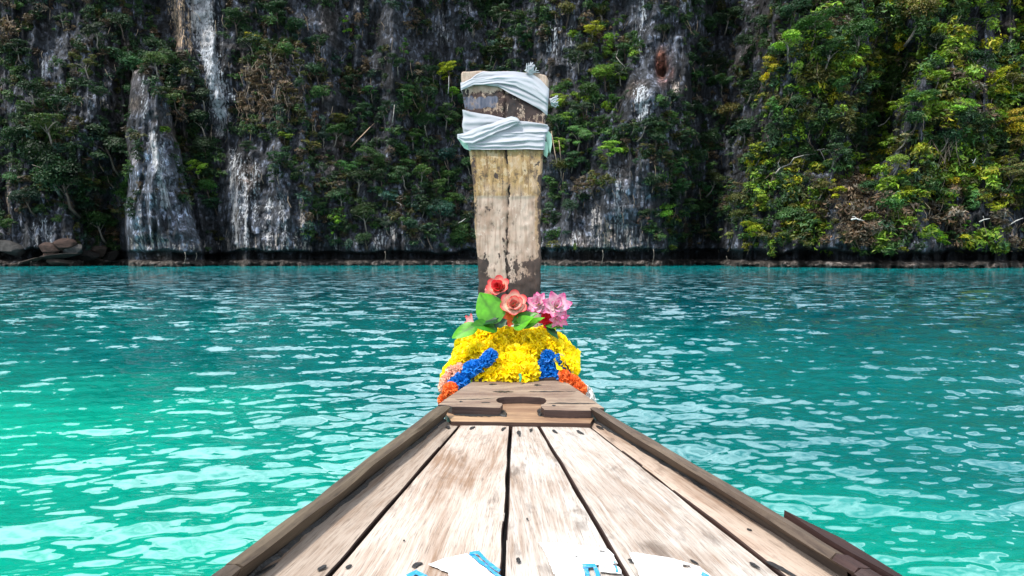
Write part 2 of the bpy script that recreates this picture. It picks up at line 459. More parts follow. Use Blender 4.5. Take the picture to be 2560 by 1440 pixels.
nn = m.n("VectorMath", {0: nn}, operation='NORMALIZE').outputs[0]
water_mat = m.done(m.bsdf(b_.outputs['Color'], 0.03, 0.5, nn, IOR=2.6, **{'Specular Tint': (.82, .97, 1.0, 1)}))
water = tag(link("water", me, water_mat), "rippled turquoise lagoon water", None, None, 'structure')

# ================================================================== VEGETATION
def leaf_cloud(centers, radii, flats, n, leaf, r, jit=1.0, tone_spread=.3):
    """leaf-sized rhombi spread over and through a set of clumps -> verts (n*4,3), tone (n*4,3)"""
    w = np.array([a ** 2 for a in radii]); w = w / w.sum()
    ci = r.choice(len(centers), n, p=w)
    C = np.array(centers)[ci]; R_ = np.array(radii)[ci]; FL = np.array(flats)[ci]
    d = r.normal(size=(n, 3)); d /= np.linalg.norm(d, axis=1)[:, None]
    d[:, 2] = np.where(r.random(n) < .75, np.abs(d[:, 2]), d[:, 2])
    rad = R_ * (0.55 + .5 * r.random(n) ** .6) * (1 + .25 * jit * (r.random(n) - .5))
    P = C + d * rad[:, None] * np.stack([np.ones(n), np.ones(n), FL], -1)
    N = d + np.array([0, -.15, .85]) + r.normal(size=(n, 3)) * .55
    N /= np.linalg.norm(N, axis=1)[:, None]
    A = np.cross(N, r.normal(size=(n, 3))); A /= np.linalg.norm(A, axis=1)[:, None]
    B = np.cross(N, A)
    L = leaf * (.65 + .7 * r.random(n))[:, None]
    V = np.stack([P - A * L * .62, P + B * L * .34, P + A * L * .62 - N * L * .12, P - B * L * .34], 1)
    ct = (1 + tone_spread * r.normal(size=len(centers)))[ci]
    tn = np.clip(ct * (1 + .28 * r.normal(size=n)), .35, 2.0)
    hue = np.clip(r.normal(size=n) * .12, -.3, .35)
    T = np.stack([tn * (1 + hue * 1.3), tn, tn * (1 - .8 * hue)], -1)
    return V.reshape(-1, 3), np.repeat(T, 4, 0)

def crown_shape(kind, r):
    c = []; rad = []; fl = []
    if kind == 'umbrella':                                   # flat layered sprays
        for k in range(9):
            a = r.random() * 6.28; q = .12 + .3 * r.random()
            c.append((math.cos(a) * q, math.sin(a) * q * .8, -.12 + .40 * k / 9 + r.normal() * .04)); rad.append(.13 + .13 * r.random()); fl.append(.42)
    elif kind == 'mound':
        for k in range(11):
            d = r.normal(size=3); d /= np.linalg.norm(d); d[2] = abs(d[2])
            c.append(tuple(d * np.array([.30, .26, .27]) * (.6 + .5 * r.random()))); rad.append(.14 + .12 * r.random()); fl.append(.8)
    elif kind == 'sparse':
        for k in range(9):
            a = r.random() * 6.28; q = .42 * r.random() ** .5
            c.append((math.cos(a) * q, math.sin(a) * q * .8, r.normal() * .2)); rad.append(.07 + .08 * r.random()); fl.append(.6)
    else:                                                    # tall
        for k in range(11):
            a = r.random() * 6.28; q = .22 * r.random()
            c.append((math.cos(a) * q, math.sin(a) * q, -.42 + .9 * k / 11)); rad.append(.12 + .12 * r.random()); fl.append(.62)
    return c, rad, fl

def quads(n): return np.arange(n * 4).reshape(-1, 4)

def foliage_material(name, from_object):
    m = NT(name)
    tone = m.attr("tone").outputs['Color']
    if from_object:
        oc = m.n("ObjectInfo").outputs['Color']
        c = m.mix(1.0, oc, tone, 'MULTIPLY')
    else:
        c = tone
    p = m.bsdf(c, 0.55, 0.3)
    tr = m.n("BsdfTranslucent", {'Color': m.mix(1.0, c, (1.1, 1.25, .6), 'MULTIPLY')}).outputs[0]
    mx = m.n("MixShader", {0: .28})
    m.t.links.new(p, mx.inputs[1]); m.t.links.new(tr, mx.inputs[2])
    return m.done(mx.outputs[0])

leaf_obj_mat = foliage_material("leaves", True)
leaf_mass_mat = foliage_material("undergrowth_leaves", False)
m = NT("bark")
nz = m.noise(m.mapv(m.n("TexCoord").outputs['Object'], (6, 6, 1.5)), 2.0, 4)
bark_mat = m.done(m.bsdf(m.mix(1.0, m.n("ObjectInfo").outputs['Color'], m.ramp(nz.outputs[0], [(.3, .5), (.65, 1.3)]), 'MULTIPLY'), .85, .2, m.bump(nz.outputs[0], .5, .05)))

KINDS_ = ['umbrella', 'mound', 'sparse', 'tall']
CROWN = {}; TRUNK = {}
cr = np.random.default_rng(21)
for kd in KINDS_:
    for sz, (n, lf) in {'big': (2900, .036), 'mid': (1500, .050), 'small': (700, .074)}.items():
        for v in range(2):
            nn_ = int(n * (.5 if kd == 'sparse' else 1))
            V, T = leaf_cloud(*crown_shape(kd, cr), nn_, lf, cr)
            me = raw_mesh(f"crown_{kd}", V, quads(nn_)); set_col(me, "tone", T); me.materials.append(leaf_obj_mat)
            CROWN[kd, sz, v] = me
for v in range(3):                                            # trunk grown from the rock at the origin out to the crown centre
    q = Vector((0, -.28, .5)); V, Fc = tube([(0, .1, -.06), (.02 - .02 * v, -.1, .1), (.03, -.2, .3), q], [.032, .026, .02, .012])
    for k in range(4):
        a = k * 1.7 + v; e = q + Vector((math.cos(a) * .26, math.sin(a) * .2, .02 + .12 * (k % 2)))
        st = Vector((.02, -.18, .26)).lerp(q, .2 * k)
        V2, F2 = tube([st, st.lerp(e, .5) + Vector((0, 0, .03)), e], [.014, .01, .004], 5)
        o_ = len(V); V = V + V2; Fc = Fc + [tuple(i + o_ for i in f) for f in F2]
    me = bpy.data.meshes.new("trunk"); me.from_pydata([tuple(p) for p in V], [], Fc); me.update(); smooth(me); me.materials.append(bark_mat)
    TRUNK[v] = me

PAL = {'d': (.018, .046, .018), 'g': (.038, .088, .022), 'b': (.125, .215, .018), 'y': (.25, .265, .014), 'o': (.072, .076, .018),
       'p': (.21, .205, .11), 'n': (.075, .054, .034), 'u': (.026, .066, .046)}
CNAME = {'d': 'dark green', 'g': 'mid green', 'b': 'bright green', 'y': 'yellow-green', 'o': 'olive', 'p': 'pale dry', 'n': 'brownish', 'u': 'blue-green'}
# what the photograph shows: x, y, crown width, colour, habit (u umbrella, m mound, s sparse, t tall)
SEEN = """76 227 60 d m;113 316 92 g u;42 350 80 d m;142 260 60 d u;208 160 66 o s;326 156 90 d u;387 156 56 g m;440 165 84 d u;265 368 112 d u;118 415 116 d m;156 463 120 d m;61 496 70 u m;
227 458 50 o u;241 557 84 g m;283 580 60 n s;430 241 64 o u;440 280 60 n s;415 326 34 b u;490 420 48 b u;515 472 54 g m;533 510 56 d u;472 496 44 g s;505 241 64 d u;500 307 74 d u;600 265 32 y u;
614 368 42 d u;585 47 66 d u;623 108 66 d m;510 368 62 d m;312 477 50 g t;326 425 50 g t;330 520 46 d t;675 132 70 o s;708 128 50 g m;794 104 46 d u;638 99 42 y u;742 170 60 o s;789 184 56 d m;803 231 64 g u;
841 330 62 g u;845 297 48 o u;883 198 46 d u;926 227 44 g u;992 156 46 d u;1006 231 46 g u;1120 175 56 y u;1068 236 56 d m;1016 264 44 g u;973 264 46 d u;1115 288 62 g u;1058 302 60 d m;1030 340 56 g u;
931 392 66 d u;1001 378 54 g u;1015 410 44 g m;1006 439 56 g u;1053 430 54 g u;897 449 60 d m;1115 392 56 u m;1167 411 50 d m;827 458 44 o s;850 491 60 d m;789 520 60 g u;836 543 52 b s;907 538 76 d m;
968 491 52 u u;1030 567 46 u m;1100 529 74 u m;1138 500 50 g u;1148 595 80 g m;709 340 36 b u;694 397 60 d u;779 368 54 o u;808 345 44 u m;1072 397 50 d u;912 600 50 d m;610 260 26 y m;960 560 50 d u;
780 300 56 n s;860 420 50 g u;950 440 52 d u;1090 470 50 g u;1060 520 46 d u;1150 340 46 d m;1165 250 52 d u;1120 440 40 g m;900 280 50 d u;1130 230 40 b u;
1480 76 56 y u;1521 109 50 b t;1462 125 46 o m;1561 123 52 d u;1443 146 56 d u;1509 189 68 b m;1547 180 54 d u;1405 250 40 b u;1410 297 42 b u;1509 302 52 g u;1447 340 66 g u;1518 373 64 b u;1391 307 50 g m;
1585 307 46 g s;1613 316 56 d u;1670 293 46 g u;1660 76 48 d m;1603 113 30 g u;1736 194 52 g u;1731 156 40 d u;1731 274 50 d m;1792 160 64 d m;1802 203 60 d u;1679 420 60 g u;1660 524 58 b u;1712 515 56 g u;
1617 538 44 d m;1603 553 36 n s;1674 571 66 b s;1476 463 60 o s;1457 458 50 n s;1391 595 62 g m;1377 468 52 g t;1381 534 54 d t;1698 468 60 g u;1788 453 60 o m;1783 480 54 g m;1797 600 50 d u;1901 378 58 b u;
1882 397 48 g m;1844 458 44 p s;1840 510 66 o m;1877 472 40 b m;1906 500 48 b t;1891 576 58 y u;1854 543 50 o m;1825 581 50 p s;1759 576 54 n s;1934 165 52 y u;1915 198 34 y m;1939 269 46 g t;1821 283 54 o m;
1770 350 60 d m;1740 400 60 d m;1430 400 52 g u;1400 420 50 o m;1390 360 44 b u;1560 330 44 d m;1640 450 44 d u;1425 520 50 d m;1540 250 40 g u;1470 230 60 g m;1455 270 56 d u;1860 330 54 d m;1760 530 58 d m;
1967 104 74 b u;2038 66 84 g u;2076 123 94 g u;1948 132 48 g m;1939 180 40 y m;2047 198 72 o u;2109 212 64 g u;2147 90 84 g m;2199 66 84 d m;2180 142 56 b u;2250 104 44 y t;2236 160 50 b m;2269 151 44 p s;
2232 203 74 g t;2298 33 104 o m;2345 194 54 b u;2307 250 84 g u;2250 264 54 b u;2199 264 42 y s;2175 297 56 g u;2402 269 86 b u;2392 302 94 d m;2477 208 94 y u;2444 151 64 d m;2482 132 36 y u;2524 302 66 y u;
2543 330 54 y m;2548 359 46 o u;2326 387 84 g m;2269 335 60 p s;2222 359 44 b u;2246 406 56 b m;2165 425 54 y s;2199 430 44 b m;2232 449 56 b s;2180 472 54 d m;2265 486 50 y u;2392 449 46 b u;2383 458 36 y m;
2411 486 48 g u;2435 500 40 g t;2487 486 34 y u;2487 519 42 y u;2468 439 40 y s;2534 434 76 o u;2354 600 44 b u;2368 562 48 g s;2416 571 44 b s;2331 524 60 n s;1991 477 66 p s;1981 543 66 g m;2019 557 66 g u;
1967 581 54 g s;2222 519 64 g m;2180 548 46 b m;2057 524 60 o s;2062 302 66 d m;2123 312 66 d u;1991 264 60 g m;1929 264 46 y s;1958 326 54 d m;2029 331 56 d m;2010 390 60 d m;2085 380 64 d u;2140 360 54 d u;
2100 470 60 y s;2135 560 56 n s;2060 470 54 o u;2290 300 56 g m;2370 345 56 d m;2440 330 60 d u;2290 560 44 o s;2530 200 50 o u;2545 100 46 d u;2400 20 50 g u;2340 110 60 d m;2130 20 60 g u;1985 20 70 d u;
1900 60 60 d m;1860 110 56 d m;1880 220 56 d u;40 120 56 d u;150 40 60 d s;240 80 64 d u;300 60 60 d m;250 230 54 d u;330 230 50 d m;180 330 50 o s;60 280 44 d u;210 520 60 d m;30 450 46 g m;20 560 44 g u;
690 30 60 d u;740 70 56 d m;650 200 50 n s;720 240 54 o s;640 300 46 o s;690 440 44 d s;760 430 50 d u;880 120 40 g s;940 80 40 d s;1040 60 40 d s;1080 180 46 d u;1010 120 40 g s;860 60 36 b s;1180 60 48 d u;
1250 40 60 d u;1300 90 50 d u;1230 130 50 d u;1290 40 44 g u;1420 30 56 o m;1500 30 54 o s;1560 40 40 g s;1760 60 60 d m;1820 40 64 d u;1740 110 50 d m;1640 350 46 d m;1600 400 40 d s;1700 350 54 d u""".replace("\n", "")
plants = []
for ent in SEEN.split(";"):
    f_ = ent.split()
    plants.append([float(f_[0]), float(f_[1]), float(f_[2]), f_[3], f_[4]])

HAB = {'u': 'umbrella', 'm': 'mound', 's': 'sparse', 't': 'tall'}
FORM = {'u': 'layered', 'm': 'rounded', 's': 'sparse', 't': 'tall'}
pr = np.random.default_rng(33)

def zone(px, py):
    for x, z in ((300, 'left of rock pillar'), (450, 'on rock pillar'), (640, 'between pillar and streaked buttress'), (800, 'on streaked buttress'), (960, 'right of streaked buttress'),
                 (1190, 'left of prow post'), (1340, 'above prow post'), (1480, 'right of prow post'), (1690, 'on rust niche buttress'), (1850, 'in dark gully'), (2040, 'on sunlit slope, left edge'),
                 (2260, 'on sunlit slope, middle'), (2400, 'on sunlit slope, right side')):
        if px < x: return z
    return 'at right cliff end'

def level(py):
    return 'near top' if py < 120 else 'high up' if py < 260 else 'halfway up' if py < 410 else 'low down' if py < 530 else 'near waterline'

made = []
for px, py, s, c, hb in plants:
    tree_like = s >= 44
    b = face(px, py + .46 * s)
    b.y -= 0.0
    width = 1.12 * s / F * b.y
    o = thing('cliff_tree' if tree_like else 'cliff_shrub', '', 'tree' if tree_like else 'shrub', (0, 0, 0),
              'trees growing on the cliff' if tree_like else 'shrubs growing on the cliff')
    # aim the crown's middle at its own sight line, in front of the rock it grows from
    yc = b.y - .3 * width
    ctr = at_d(px, py, yc)
    yaw = pr.normal() * .35
    off = Vector((math.sin(yaw) * .28, -math.cos(yaw) * .28, .5)) * width
    o.location = ctr - off
    o.rotation_euler = (0, 0, yaw); o.scale = (width, width, width)
    szk = 'big' if width > 4.0 else 'mid' if width > 2.6 else 'small'
    col_ = np.array(PAL[c]) * (1 + .16 * pr.normal(size=3) * np.array([1, .5, 1])) * (1 + .18 * pr.normal())
    cw = link('crown', CROWN[HAB[hb], szk, int(pr.integers(2))], None, o, (0, -.28, .5), np.clip(col_, .008, .6))
    cw.rotation_euler = (pr.normal() * .15, pr.normal() * .15, pr.random() * 6.28)
    sq = .85 + .3 * pr.random(); cw.scale = (1.0, 1.0, sq)
    link('trunk' if tree_like else 'stem', TRUNK[int(pr.integers(3))], None, o, (0, 0, 0), (.17, .15, .13) if pr.random() < .6 else (.07, .055, .045))
    made.append((o, px, py, s, c, hb, tree_like))

# labels that single each plant out
def size_word(s): return 'large' if s >= 74 else 'small' if s < 44 else ''
from collections import defaultdict
grp = defaultdict(list)
for rec in made:
    o, px, py, s, c, hb, tl = rec
    k = ' '.join(x for x in (size_word(s), FORM[hb], CNAME[c], 'tree' if tl else 'shrub', level(py), zone(px, py)) if x)
    grp[k].append(rec)
ORD = ['leftmost', 'second from left', 'third from left', 'fourth from left', 'fifth from left', 'sixth from left', 'seventh from left', 'eighth from left', 'ninth from left']
for k, recs in grp.items():
    recs.sort(key=lambda r: r[1])
    if len(recs) == 1: recs[0][0]['label'] = k
    elif len(recs) == 2:
        recs[0][0]['label'] = 'left of two: ' + k; recs[1][0]['label'] = 'right of two: ' + k
    else:
        for i, r_ in enumerate(recs): r_[0]['label'] = ORD[min(i, 8)] + ': ' + k

# ---- undergrowth: scrub and creepers nobody could count, one mass
BARE = [(372, 250, 30, 75, 1.2), (400, 420, 50, 110, 1.0), (405, 570, 100, 75, 1.4), (385, 300, 44, 60, 1.2), (505, 40, 75, 110, 1.5), (555, 230, 36, 130, 1.4), (660, 540, 105, 100, 1.5), (620, 420, 60, 70, .9), (690, 410, 60, 60, .7),
        (120, 130, 70, 90, .75), (100, 590, 60, 40, 1.2), (28, 480, 20, 100, .8), (1520, 580, 120, 75, 1.5), (1560, 470, 50, 80, 1.2), (1600, 260, 36, 60, 1.2), (1630, 120, 70, 120, .85), (1655, 190, 36, 60, 1.5), (1400, 110, 70, 110, .95),
        (960, 70, 150, 90, .8), (860, 240, 70, 60, .35), (1120, 60, 50, 60, 1.0), (985, 600, 70, 36, 1.2), (2390, 100, 40, 70, .7), (2470, 60, 60, 120, .75), (2430, 570, 170, 70, .75), (2520, 480, 60, 60, .5), (250, 270, 40, 60, .6), (160, 400, 40, 30, .4), (2540, 170, 30, 80, .7),
        (1820, 610, 40, 30, .8)]
BROWN = [(690, 190, 100, 90, .75), (650, 260, 60, 60, .6), (2140, 540, 90, 90, .8), (2120, 470, 60, 60, .4), (110, 60, 110, 70, .6), (2400, 240, 50, 70, .5), (2330, 540, 80, 60, .6), (1470, 60, 70, 80, .5), (740, 620, 40, 30, .6), (960, 110, 140, 80, .45), (2060, 40, 60, 50, .4), (450, 260, 60, 60, .5), (2530, 560, 60, 80, .5), (330, 590, 30, 30, .6), (1440, 470, 60, 40, .5)]

def fld(L, x, y):
    t = 0
    for cx, cy, rx, ry, s in L: t = t + s * np.exp(-(((x - cx) / rx) ** 2 + ((y - cy) / ry) ** 2) ** 1.4)
    return t

ur = np.random.default_rng(44)
NB = 9600
bx = np.concatenate([ur.uniform(-60, 2620, NB), ur.uniform(-1600, -60, 500), ur.uniform(2620, 4200, 400)])
by = np.concatenate([ur.uniform(-130, 628, NB), ur.uniform(-130, 620, 900)])
dens = np.clip(.98 - 1.35 * fld(BARE, bx, by) + .8 * vn(bx / 75, by / 60, 500) + .45 * sstep(1840, 1960, bx) + .3 * vn(bx / 22, by / 30, 503), 0, 1) * (1 - .8 * sstep(590, 628, by))
keep = ur.random(len(bx)) < dens
bx, by = bx[keep], by[keep]
nb = len(bx)
brown = np.clip(fld(BROWN, bx, by), 0, .9)
sun_side = sstep(1820, 2000, bx + .25 * (by - 300)) * (1 - .75 * np.exp(-((bx - 2080) / 110) ** 2 - ((by - 330) / 80) ** 2))  # the slope's sunlight is put into the bush colours; its hollow stays darker
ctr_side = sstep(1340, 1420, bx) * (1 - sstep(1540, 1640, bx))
UV_, UT_ = [], []
PROTO = []
for i in range(14):
    V, T = leaf_cloud(*crown_shape(['mound', 'umbrella', 'tall', 'mound', 'sparse', 'umbrella', 'mound'][i % 7], ur), 165, .155, ur, 1.5)
    k3 = np.arange(len(V)).reshape(-1, 4)[:, :3].ravel(); V, T = V[k3], T[k3]
    PROTO.append((V, T))
for i in range(nb):
    p = face(bx[i], by[i])
    w = (1.0 + (1.9 + .9 * sun_side[i]) * ur.random() ** 1.6) * (1.5 if by[i] < -20 else 1)
    V, T = PROTO[int(ur.integers(14))]
    a = ur.random() * 6.28; ca, sa = math.cos(a), math.sin(a)
    x = V[:, 0] * ca - V[:, 1] * sa; y = V[:, 0] * sa + V[:, 1] * ca
    P = np.stack([x * w + p.x, y * w * .8 + p.y - .22 * w, V[:, 2] * w * (.8 + .5 * ur.random()) + p.z], -1)
    u = ur.random()
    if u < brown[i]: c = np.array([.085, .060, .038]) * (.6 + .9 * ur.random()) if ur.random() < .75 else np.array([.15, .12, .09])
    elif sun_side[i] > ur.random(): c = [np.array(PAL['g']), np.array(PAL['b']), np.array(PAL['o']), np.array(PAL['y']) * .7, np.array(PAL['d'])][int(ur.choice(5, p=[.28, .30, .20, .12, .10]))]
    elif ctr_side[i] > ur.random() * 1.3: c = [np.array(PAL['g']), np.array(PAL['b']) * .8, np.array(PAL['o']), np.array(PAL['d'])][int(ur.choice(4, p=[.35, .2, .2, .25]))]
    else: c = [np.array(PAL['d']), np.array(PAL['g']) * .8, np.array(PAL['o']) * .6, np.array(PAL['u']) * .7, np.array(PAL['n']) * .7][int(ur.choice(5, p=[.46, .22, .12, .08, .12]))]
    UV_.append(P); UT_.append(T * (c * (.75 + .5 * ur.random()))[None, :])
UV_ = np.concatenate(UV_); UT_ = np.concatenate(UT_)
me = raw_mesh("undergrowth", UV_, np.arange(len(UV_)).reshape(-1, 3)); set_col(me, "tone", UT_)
tag(link("undergrowth", me, leaf_mass_mat), "dense scrub and creepers covering the cliff between the trees", None, None, 'stuff')

# ---- dry hanging vines and roots, one mass
vr = np.random.default_rng(55)
VV = []
cand = [(vr.normal(2335, 16), vr.uniform(335, 375), vr.uniform(1.2, 2.6)) for _ in range(40)] + [(vr.normal(2130, 40), vr.uniform(480, 580), vr.uniform(.8, 2.4)) for _ in range(130)]
cand += [(vr.normal(680, 55), vr.uniform(130, 300), vr.uniform(.7, 2.2)) for _ in range(110)] + [(vr.uniform(0, 2560), vr.uniform(20, 600), vr.uniform(.6, 2.0)) for _ in range(420)]
for x, y, L in cand:
    p = face(x, y) + Vector((0, -.55 - .5 * vr.random(), 0)); dx, dy = vr.normal() * .35 * L, vr.normal() * .1 * L
    w = .02 + .02 * vr.random(); q = p + Vector((dx, dy, -L)); mm = p.lerp(q, .5) + Vector((vr.normal() * .15, -.1, 0))
    for a_, b_2 in ((p, mm), (mm, q)):
        VV += [tuple(a_ + Vector((-w, 0, 0))), tuple(a_ + Vector((w, .01, 0))), tuple(b_2 + Vector((w, .01, 0))), tuple(b_2 + Vector((-w, 0, 0)))]
me = raw_mesh("hanging_vines", VV, quads(len(VV) // 4))
tc = np.repeat(np.array([[.17, .13, .095]]) * vr.uniform(.5, 1.5, (len(VV) // 8, 1)), 8, 0)
set_col(me, "tone", tc)
tag(link("hanging_vines", me, leaf_mass_mat), "thin dry vines and roots hanging over the rock", None, None, 'stuff')

# ---- bare and fallen wood
def branch(o, pts_px, r0, r1, off, col_, name='limb'):
    f0 = face(pts_px[0][0], pts_px[0][1])
    P = [at_d(x, y, f0.y - off - .3 * math.sin(i * 1.3)) for i, (x, y) in enumerate(pts_px)]
    n = len(P); V, Fc = tube(P, [r0 + (r1 - r0) * i / (n - 1) for i in range(n)], 6)
    return wmesh(name, V, Fc, bark_mat, o, sm=True, color=col_)

def bare(name, label, cat, limbs, off, col_, grp_=None):
    f0 = face(*limbs[0][0][0])
    o = thing(name, label, cat, f0, grp_)
    for i, (pts, r0, r1) in enumerate(limbs):
        branch(o, pts, r0, r1, off, col_, 'trunk' if i == 0 else 'limb')
    return o
WHITE = (.46, .44, .42); GREY = (.28, .26, .24); TAN = (.36, .25, .18)
bare('bare_tree', 'leafless grey tree with crooked limbs spreading over the left of the sunlit slope', 'tree',
     [([(1935, 440), (1950, 420), (1975, 410), (1995, 412), (2000, 420)], .13, .05), ([(1975, 410), (1985, 395), (2010, 388), (2040, 384)], .07, .03), ([(1995, 412), (1998, 430), (1990, 440)], .06, .02),
      ([(1950, 420), (1945, 408), (1952, 395)], .05, .02), ([(2010, 388), (2030, 378), (2060, 372), (2070, 380)], .06, .02), ([(2050, 376), (2060, 395), (2068, 420)], .05, .02)], 1.6, GREY)
bare('fallen_branch', 'white driftwood branch caught low on the sunlit slope', 'branch',
     [([(2128, 549), (2140, 546), (2150, 550), (2166, 553)], .10, .06), ([(2140, 546), (2136, 541), (2130, 543)], .05, .02), ([(2150, 550), (2152, 544)], .04, .02)], 1.6, (.62, .6, .58))
bare('dead_tree', 'long tan dead trunk leaning against the dark rock right of the white-streaked buttress', 'tree', [([(877, 368), (892, 352), (908, 336), (926, 317)], .12, .05), ([(926, 317), (936, 308)], .04, .02)], 1.4, TAN)
bare('bare_tree', 'bent bare white tree in the hollow left of the prow post', 'tree', [([(990, 505), (1000, 509), (1009, 515), (1011, 526)], .09, .04), ([(1000, 509), (1006, 522)], .05, .02)], 1.2, GREY)
bare('fallen_branch', 'short white branch low beside the left edge of the prow post', 'branch', [([(1145, 558), (1155, 553), (1164, 546)], .07, .03)], 1.8, WHITE)
bare('bare_tree', 'thin leaning dead tree right of the wrapped post top', 'tree', [([(1392, 408), (1387, 380), (1382, 350), (1378, 328)], .09, .03), ([(1402, 400), (1400, 375), (1397, 350)], .08, .03)], 2.0, TAN)
bare('bare_tree', 'thin bare pale sapling above the bright shrubs of the rust niche buttress', 'tree', [([(1564, 169), (1550, 155), (1540, 142)], .08, .03), ([(1545, 125), (1540, 142)], .03, .04)], 1.6, GREY)
bare('bare_tree', 'slender pale trunk without leaves left of the wrapped post top', 'tree', [([(1120, 234), (1122, 215), (1122, 190)], .07, .04)], 1.4, WHITE)
bare('bare_tree', 'slender straight pale trunk in the hollow left of the prow post', 'tree', [([(981, 307), (984, 285), (986, 262)], .07, .04)], 1.4, GREY)
bare('bare_tree', 'small twisted white tree on the right part of the sunlit slope', 'tree', [([(2425, 415), (2435, 405), (2441, 392)], .12, .05), ([(2435, 405), (2428, 398)], .05, .02)], 1.4, WHITE)
bare('bare_tree', 'forked grey snag on the right part of the sunlit slope', 'tree', [([(2322, 460), (2330, 448), (2328, 436)], .09, .03), ([(2330, 448), (2342, 440)], .05, .02)], 1.4, GREY)
bare('bare_tree', 'curved grey limb beside the pale yellow shrub in the middle of the sunlit slope', 'tree', [([(2195, 316), (2212, 308), (2222, 296), (2230, 284)], .09, .03)], 1.8, GREY)
bare('bare_tree', 'low bare tree sprawling above the notch at the right end of the cliff', 'tree', [([(2448, 555), (2460, 549), (2475, 546)], .09, .03), ([(2460, 549), (2458, 540)], .05, .02), ([(2520, 565), (2540, 552), (2558, 545)], .08, .03)], 1.4, WHITE)
for px, y0, y1, lb in ((462, 630, 663, 'thin pale root hanging to the water below the rock pillar'), (490, 632, 653, 'short pale root hanging right of the pillar foot'), (962, 628, 660, 'pale root with a tangle on top hanging left of the prow post'),
                       (1506, 625, 661, 'thin root hanging to the water below the rust niche buttress'), (1633, 622, 661, 'pale root hanging from the buttress right edge'), (1816, 640, 664, 'bent pale root hanging at the gully mouth')):
    p = face(px, 600); d = p.y - .9
    P = [at_d(px + 2 * math.sin(i * 1.1), y0 + (y1 - y0) * i / 4, d) for i in range(5)]
    V, Fc = tube(P, [.035, .02, .022, .02, .03], 6)
    o = wmesh('hanging_root', V, Fc, bark_mat, None, sm=True, color=(.24, .22, .19)); tag(o, lb, 'root', 'roots hanging to the water')

# ---- boulders heaped at the waterline on the left
m = NT("boulder_rock")
tco = m.n("TexCoord").outputs['Object']
nz = m.noise(tco, 2.2, 6, .65)
boulder_mat = m.done(m.bsdf(m.mix(1.0, m.n("ObjectInfo").outputs['Color'], m.ramp(nz.outputs[0], [(.3, .45), (.65, 1.5)]), 'MULTIPLY'), .85, .25, m.bump(nz.outputs[0], .8, .12)))
BO = [(28, 622, 66, 24, (.13, .125, .125), 'rounded grey boulder at the far left waterline'), (130, 622, 50, 26, (.15, .09, .075), 'reddish boulder, leftmost of the red heap'), (128, 634, 34, 16, (.34, .2, .16), 'pale pink boulder in front of the red heap'),
      (160, 614, 50, 24, (.14, .08, .065), 'reddish slab on top of the red heap'), (150, 640, 90, 14, (.07, .06, .055), 'long dark slab tilted below the pink boulder'), (186, 622, 44, 28, (.15, .14, .14), 'grey angular boulder right of the red heap'),
      (215, 640, 60, 22, (.06, .055, .052), 'dark wedge boulder beneath the dark green trees'), (246, 628, 40, 22, (.17, .12, .1), 'small reddish boulder right of the dark wedge'), (150, 655, 60, 14, (.11, .085, .07), 'brown slab lying at the water under the red heap'),
      (235, 653, 46, 16, (.10, .08, .065), 'brown boulder at the water left of the pillar'), (275, 640, 36, 20, (.09, .08, .075), 'grey-brown boulder against the pillar foot'), (60, 658, 90, 8, (.13, .10, .08), 'low flat brown rock at the far left water edge')]
br = np.random.default_rng(66)
for px, py, w, h, c, lb in BO:
    p = face(px, 600); d = p.y - .8
    ctr = at_d(px, py, d); sx = w / F * d / 2; sz = h / F * d / 2
    bm = bmesh.new(); bmesh.ops.create_icosphere(bm, subdivisions=4, radius=1.0)
    vs = np.array([v.co[:] for v in bm.verts])
    # planes cut the ball into an angular block
    for _ in range(13):
        nrm = br.normal(size=3); nrm /= np.linalg.norm(nrm); dd = .62 + .25 * br.random()
        over = np.maximum(vs @ nrm - dd, 0); vs = vs - over[:, None] * nrm * .92
    vs = vs * (1 + .05 * fbm(vs[:, 0] * 3 + px, vs[:, 2] * 3 + vs[:, 1] * 2, 3, 9))[:, None]
    for v, q in zip(bm.verts, vs): v.co = (q[0] * sx * 1.25, q[1] * (sx + sz) * .6, q[2] * sz * 1.5)
    me = bpy.data.meshes.new('boulder'); bm.to_mesh(me); bm.free()
    o = link('boulder', me, boulder_mat, None, ctr, [q * .2 for q in c]); o.rotation_euler = (0, br.normal() * .3, 0)
    tag(o, lb, 'boulder', 'boulders at the cliff foot')

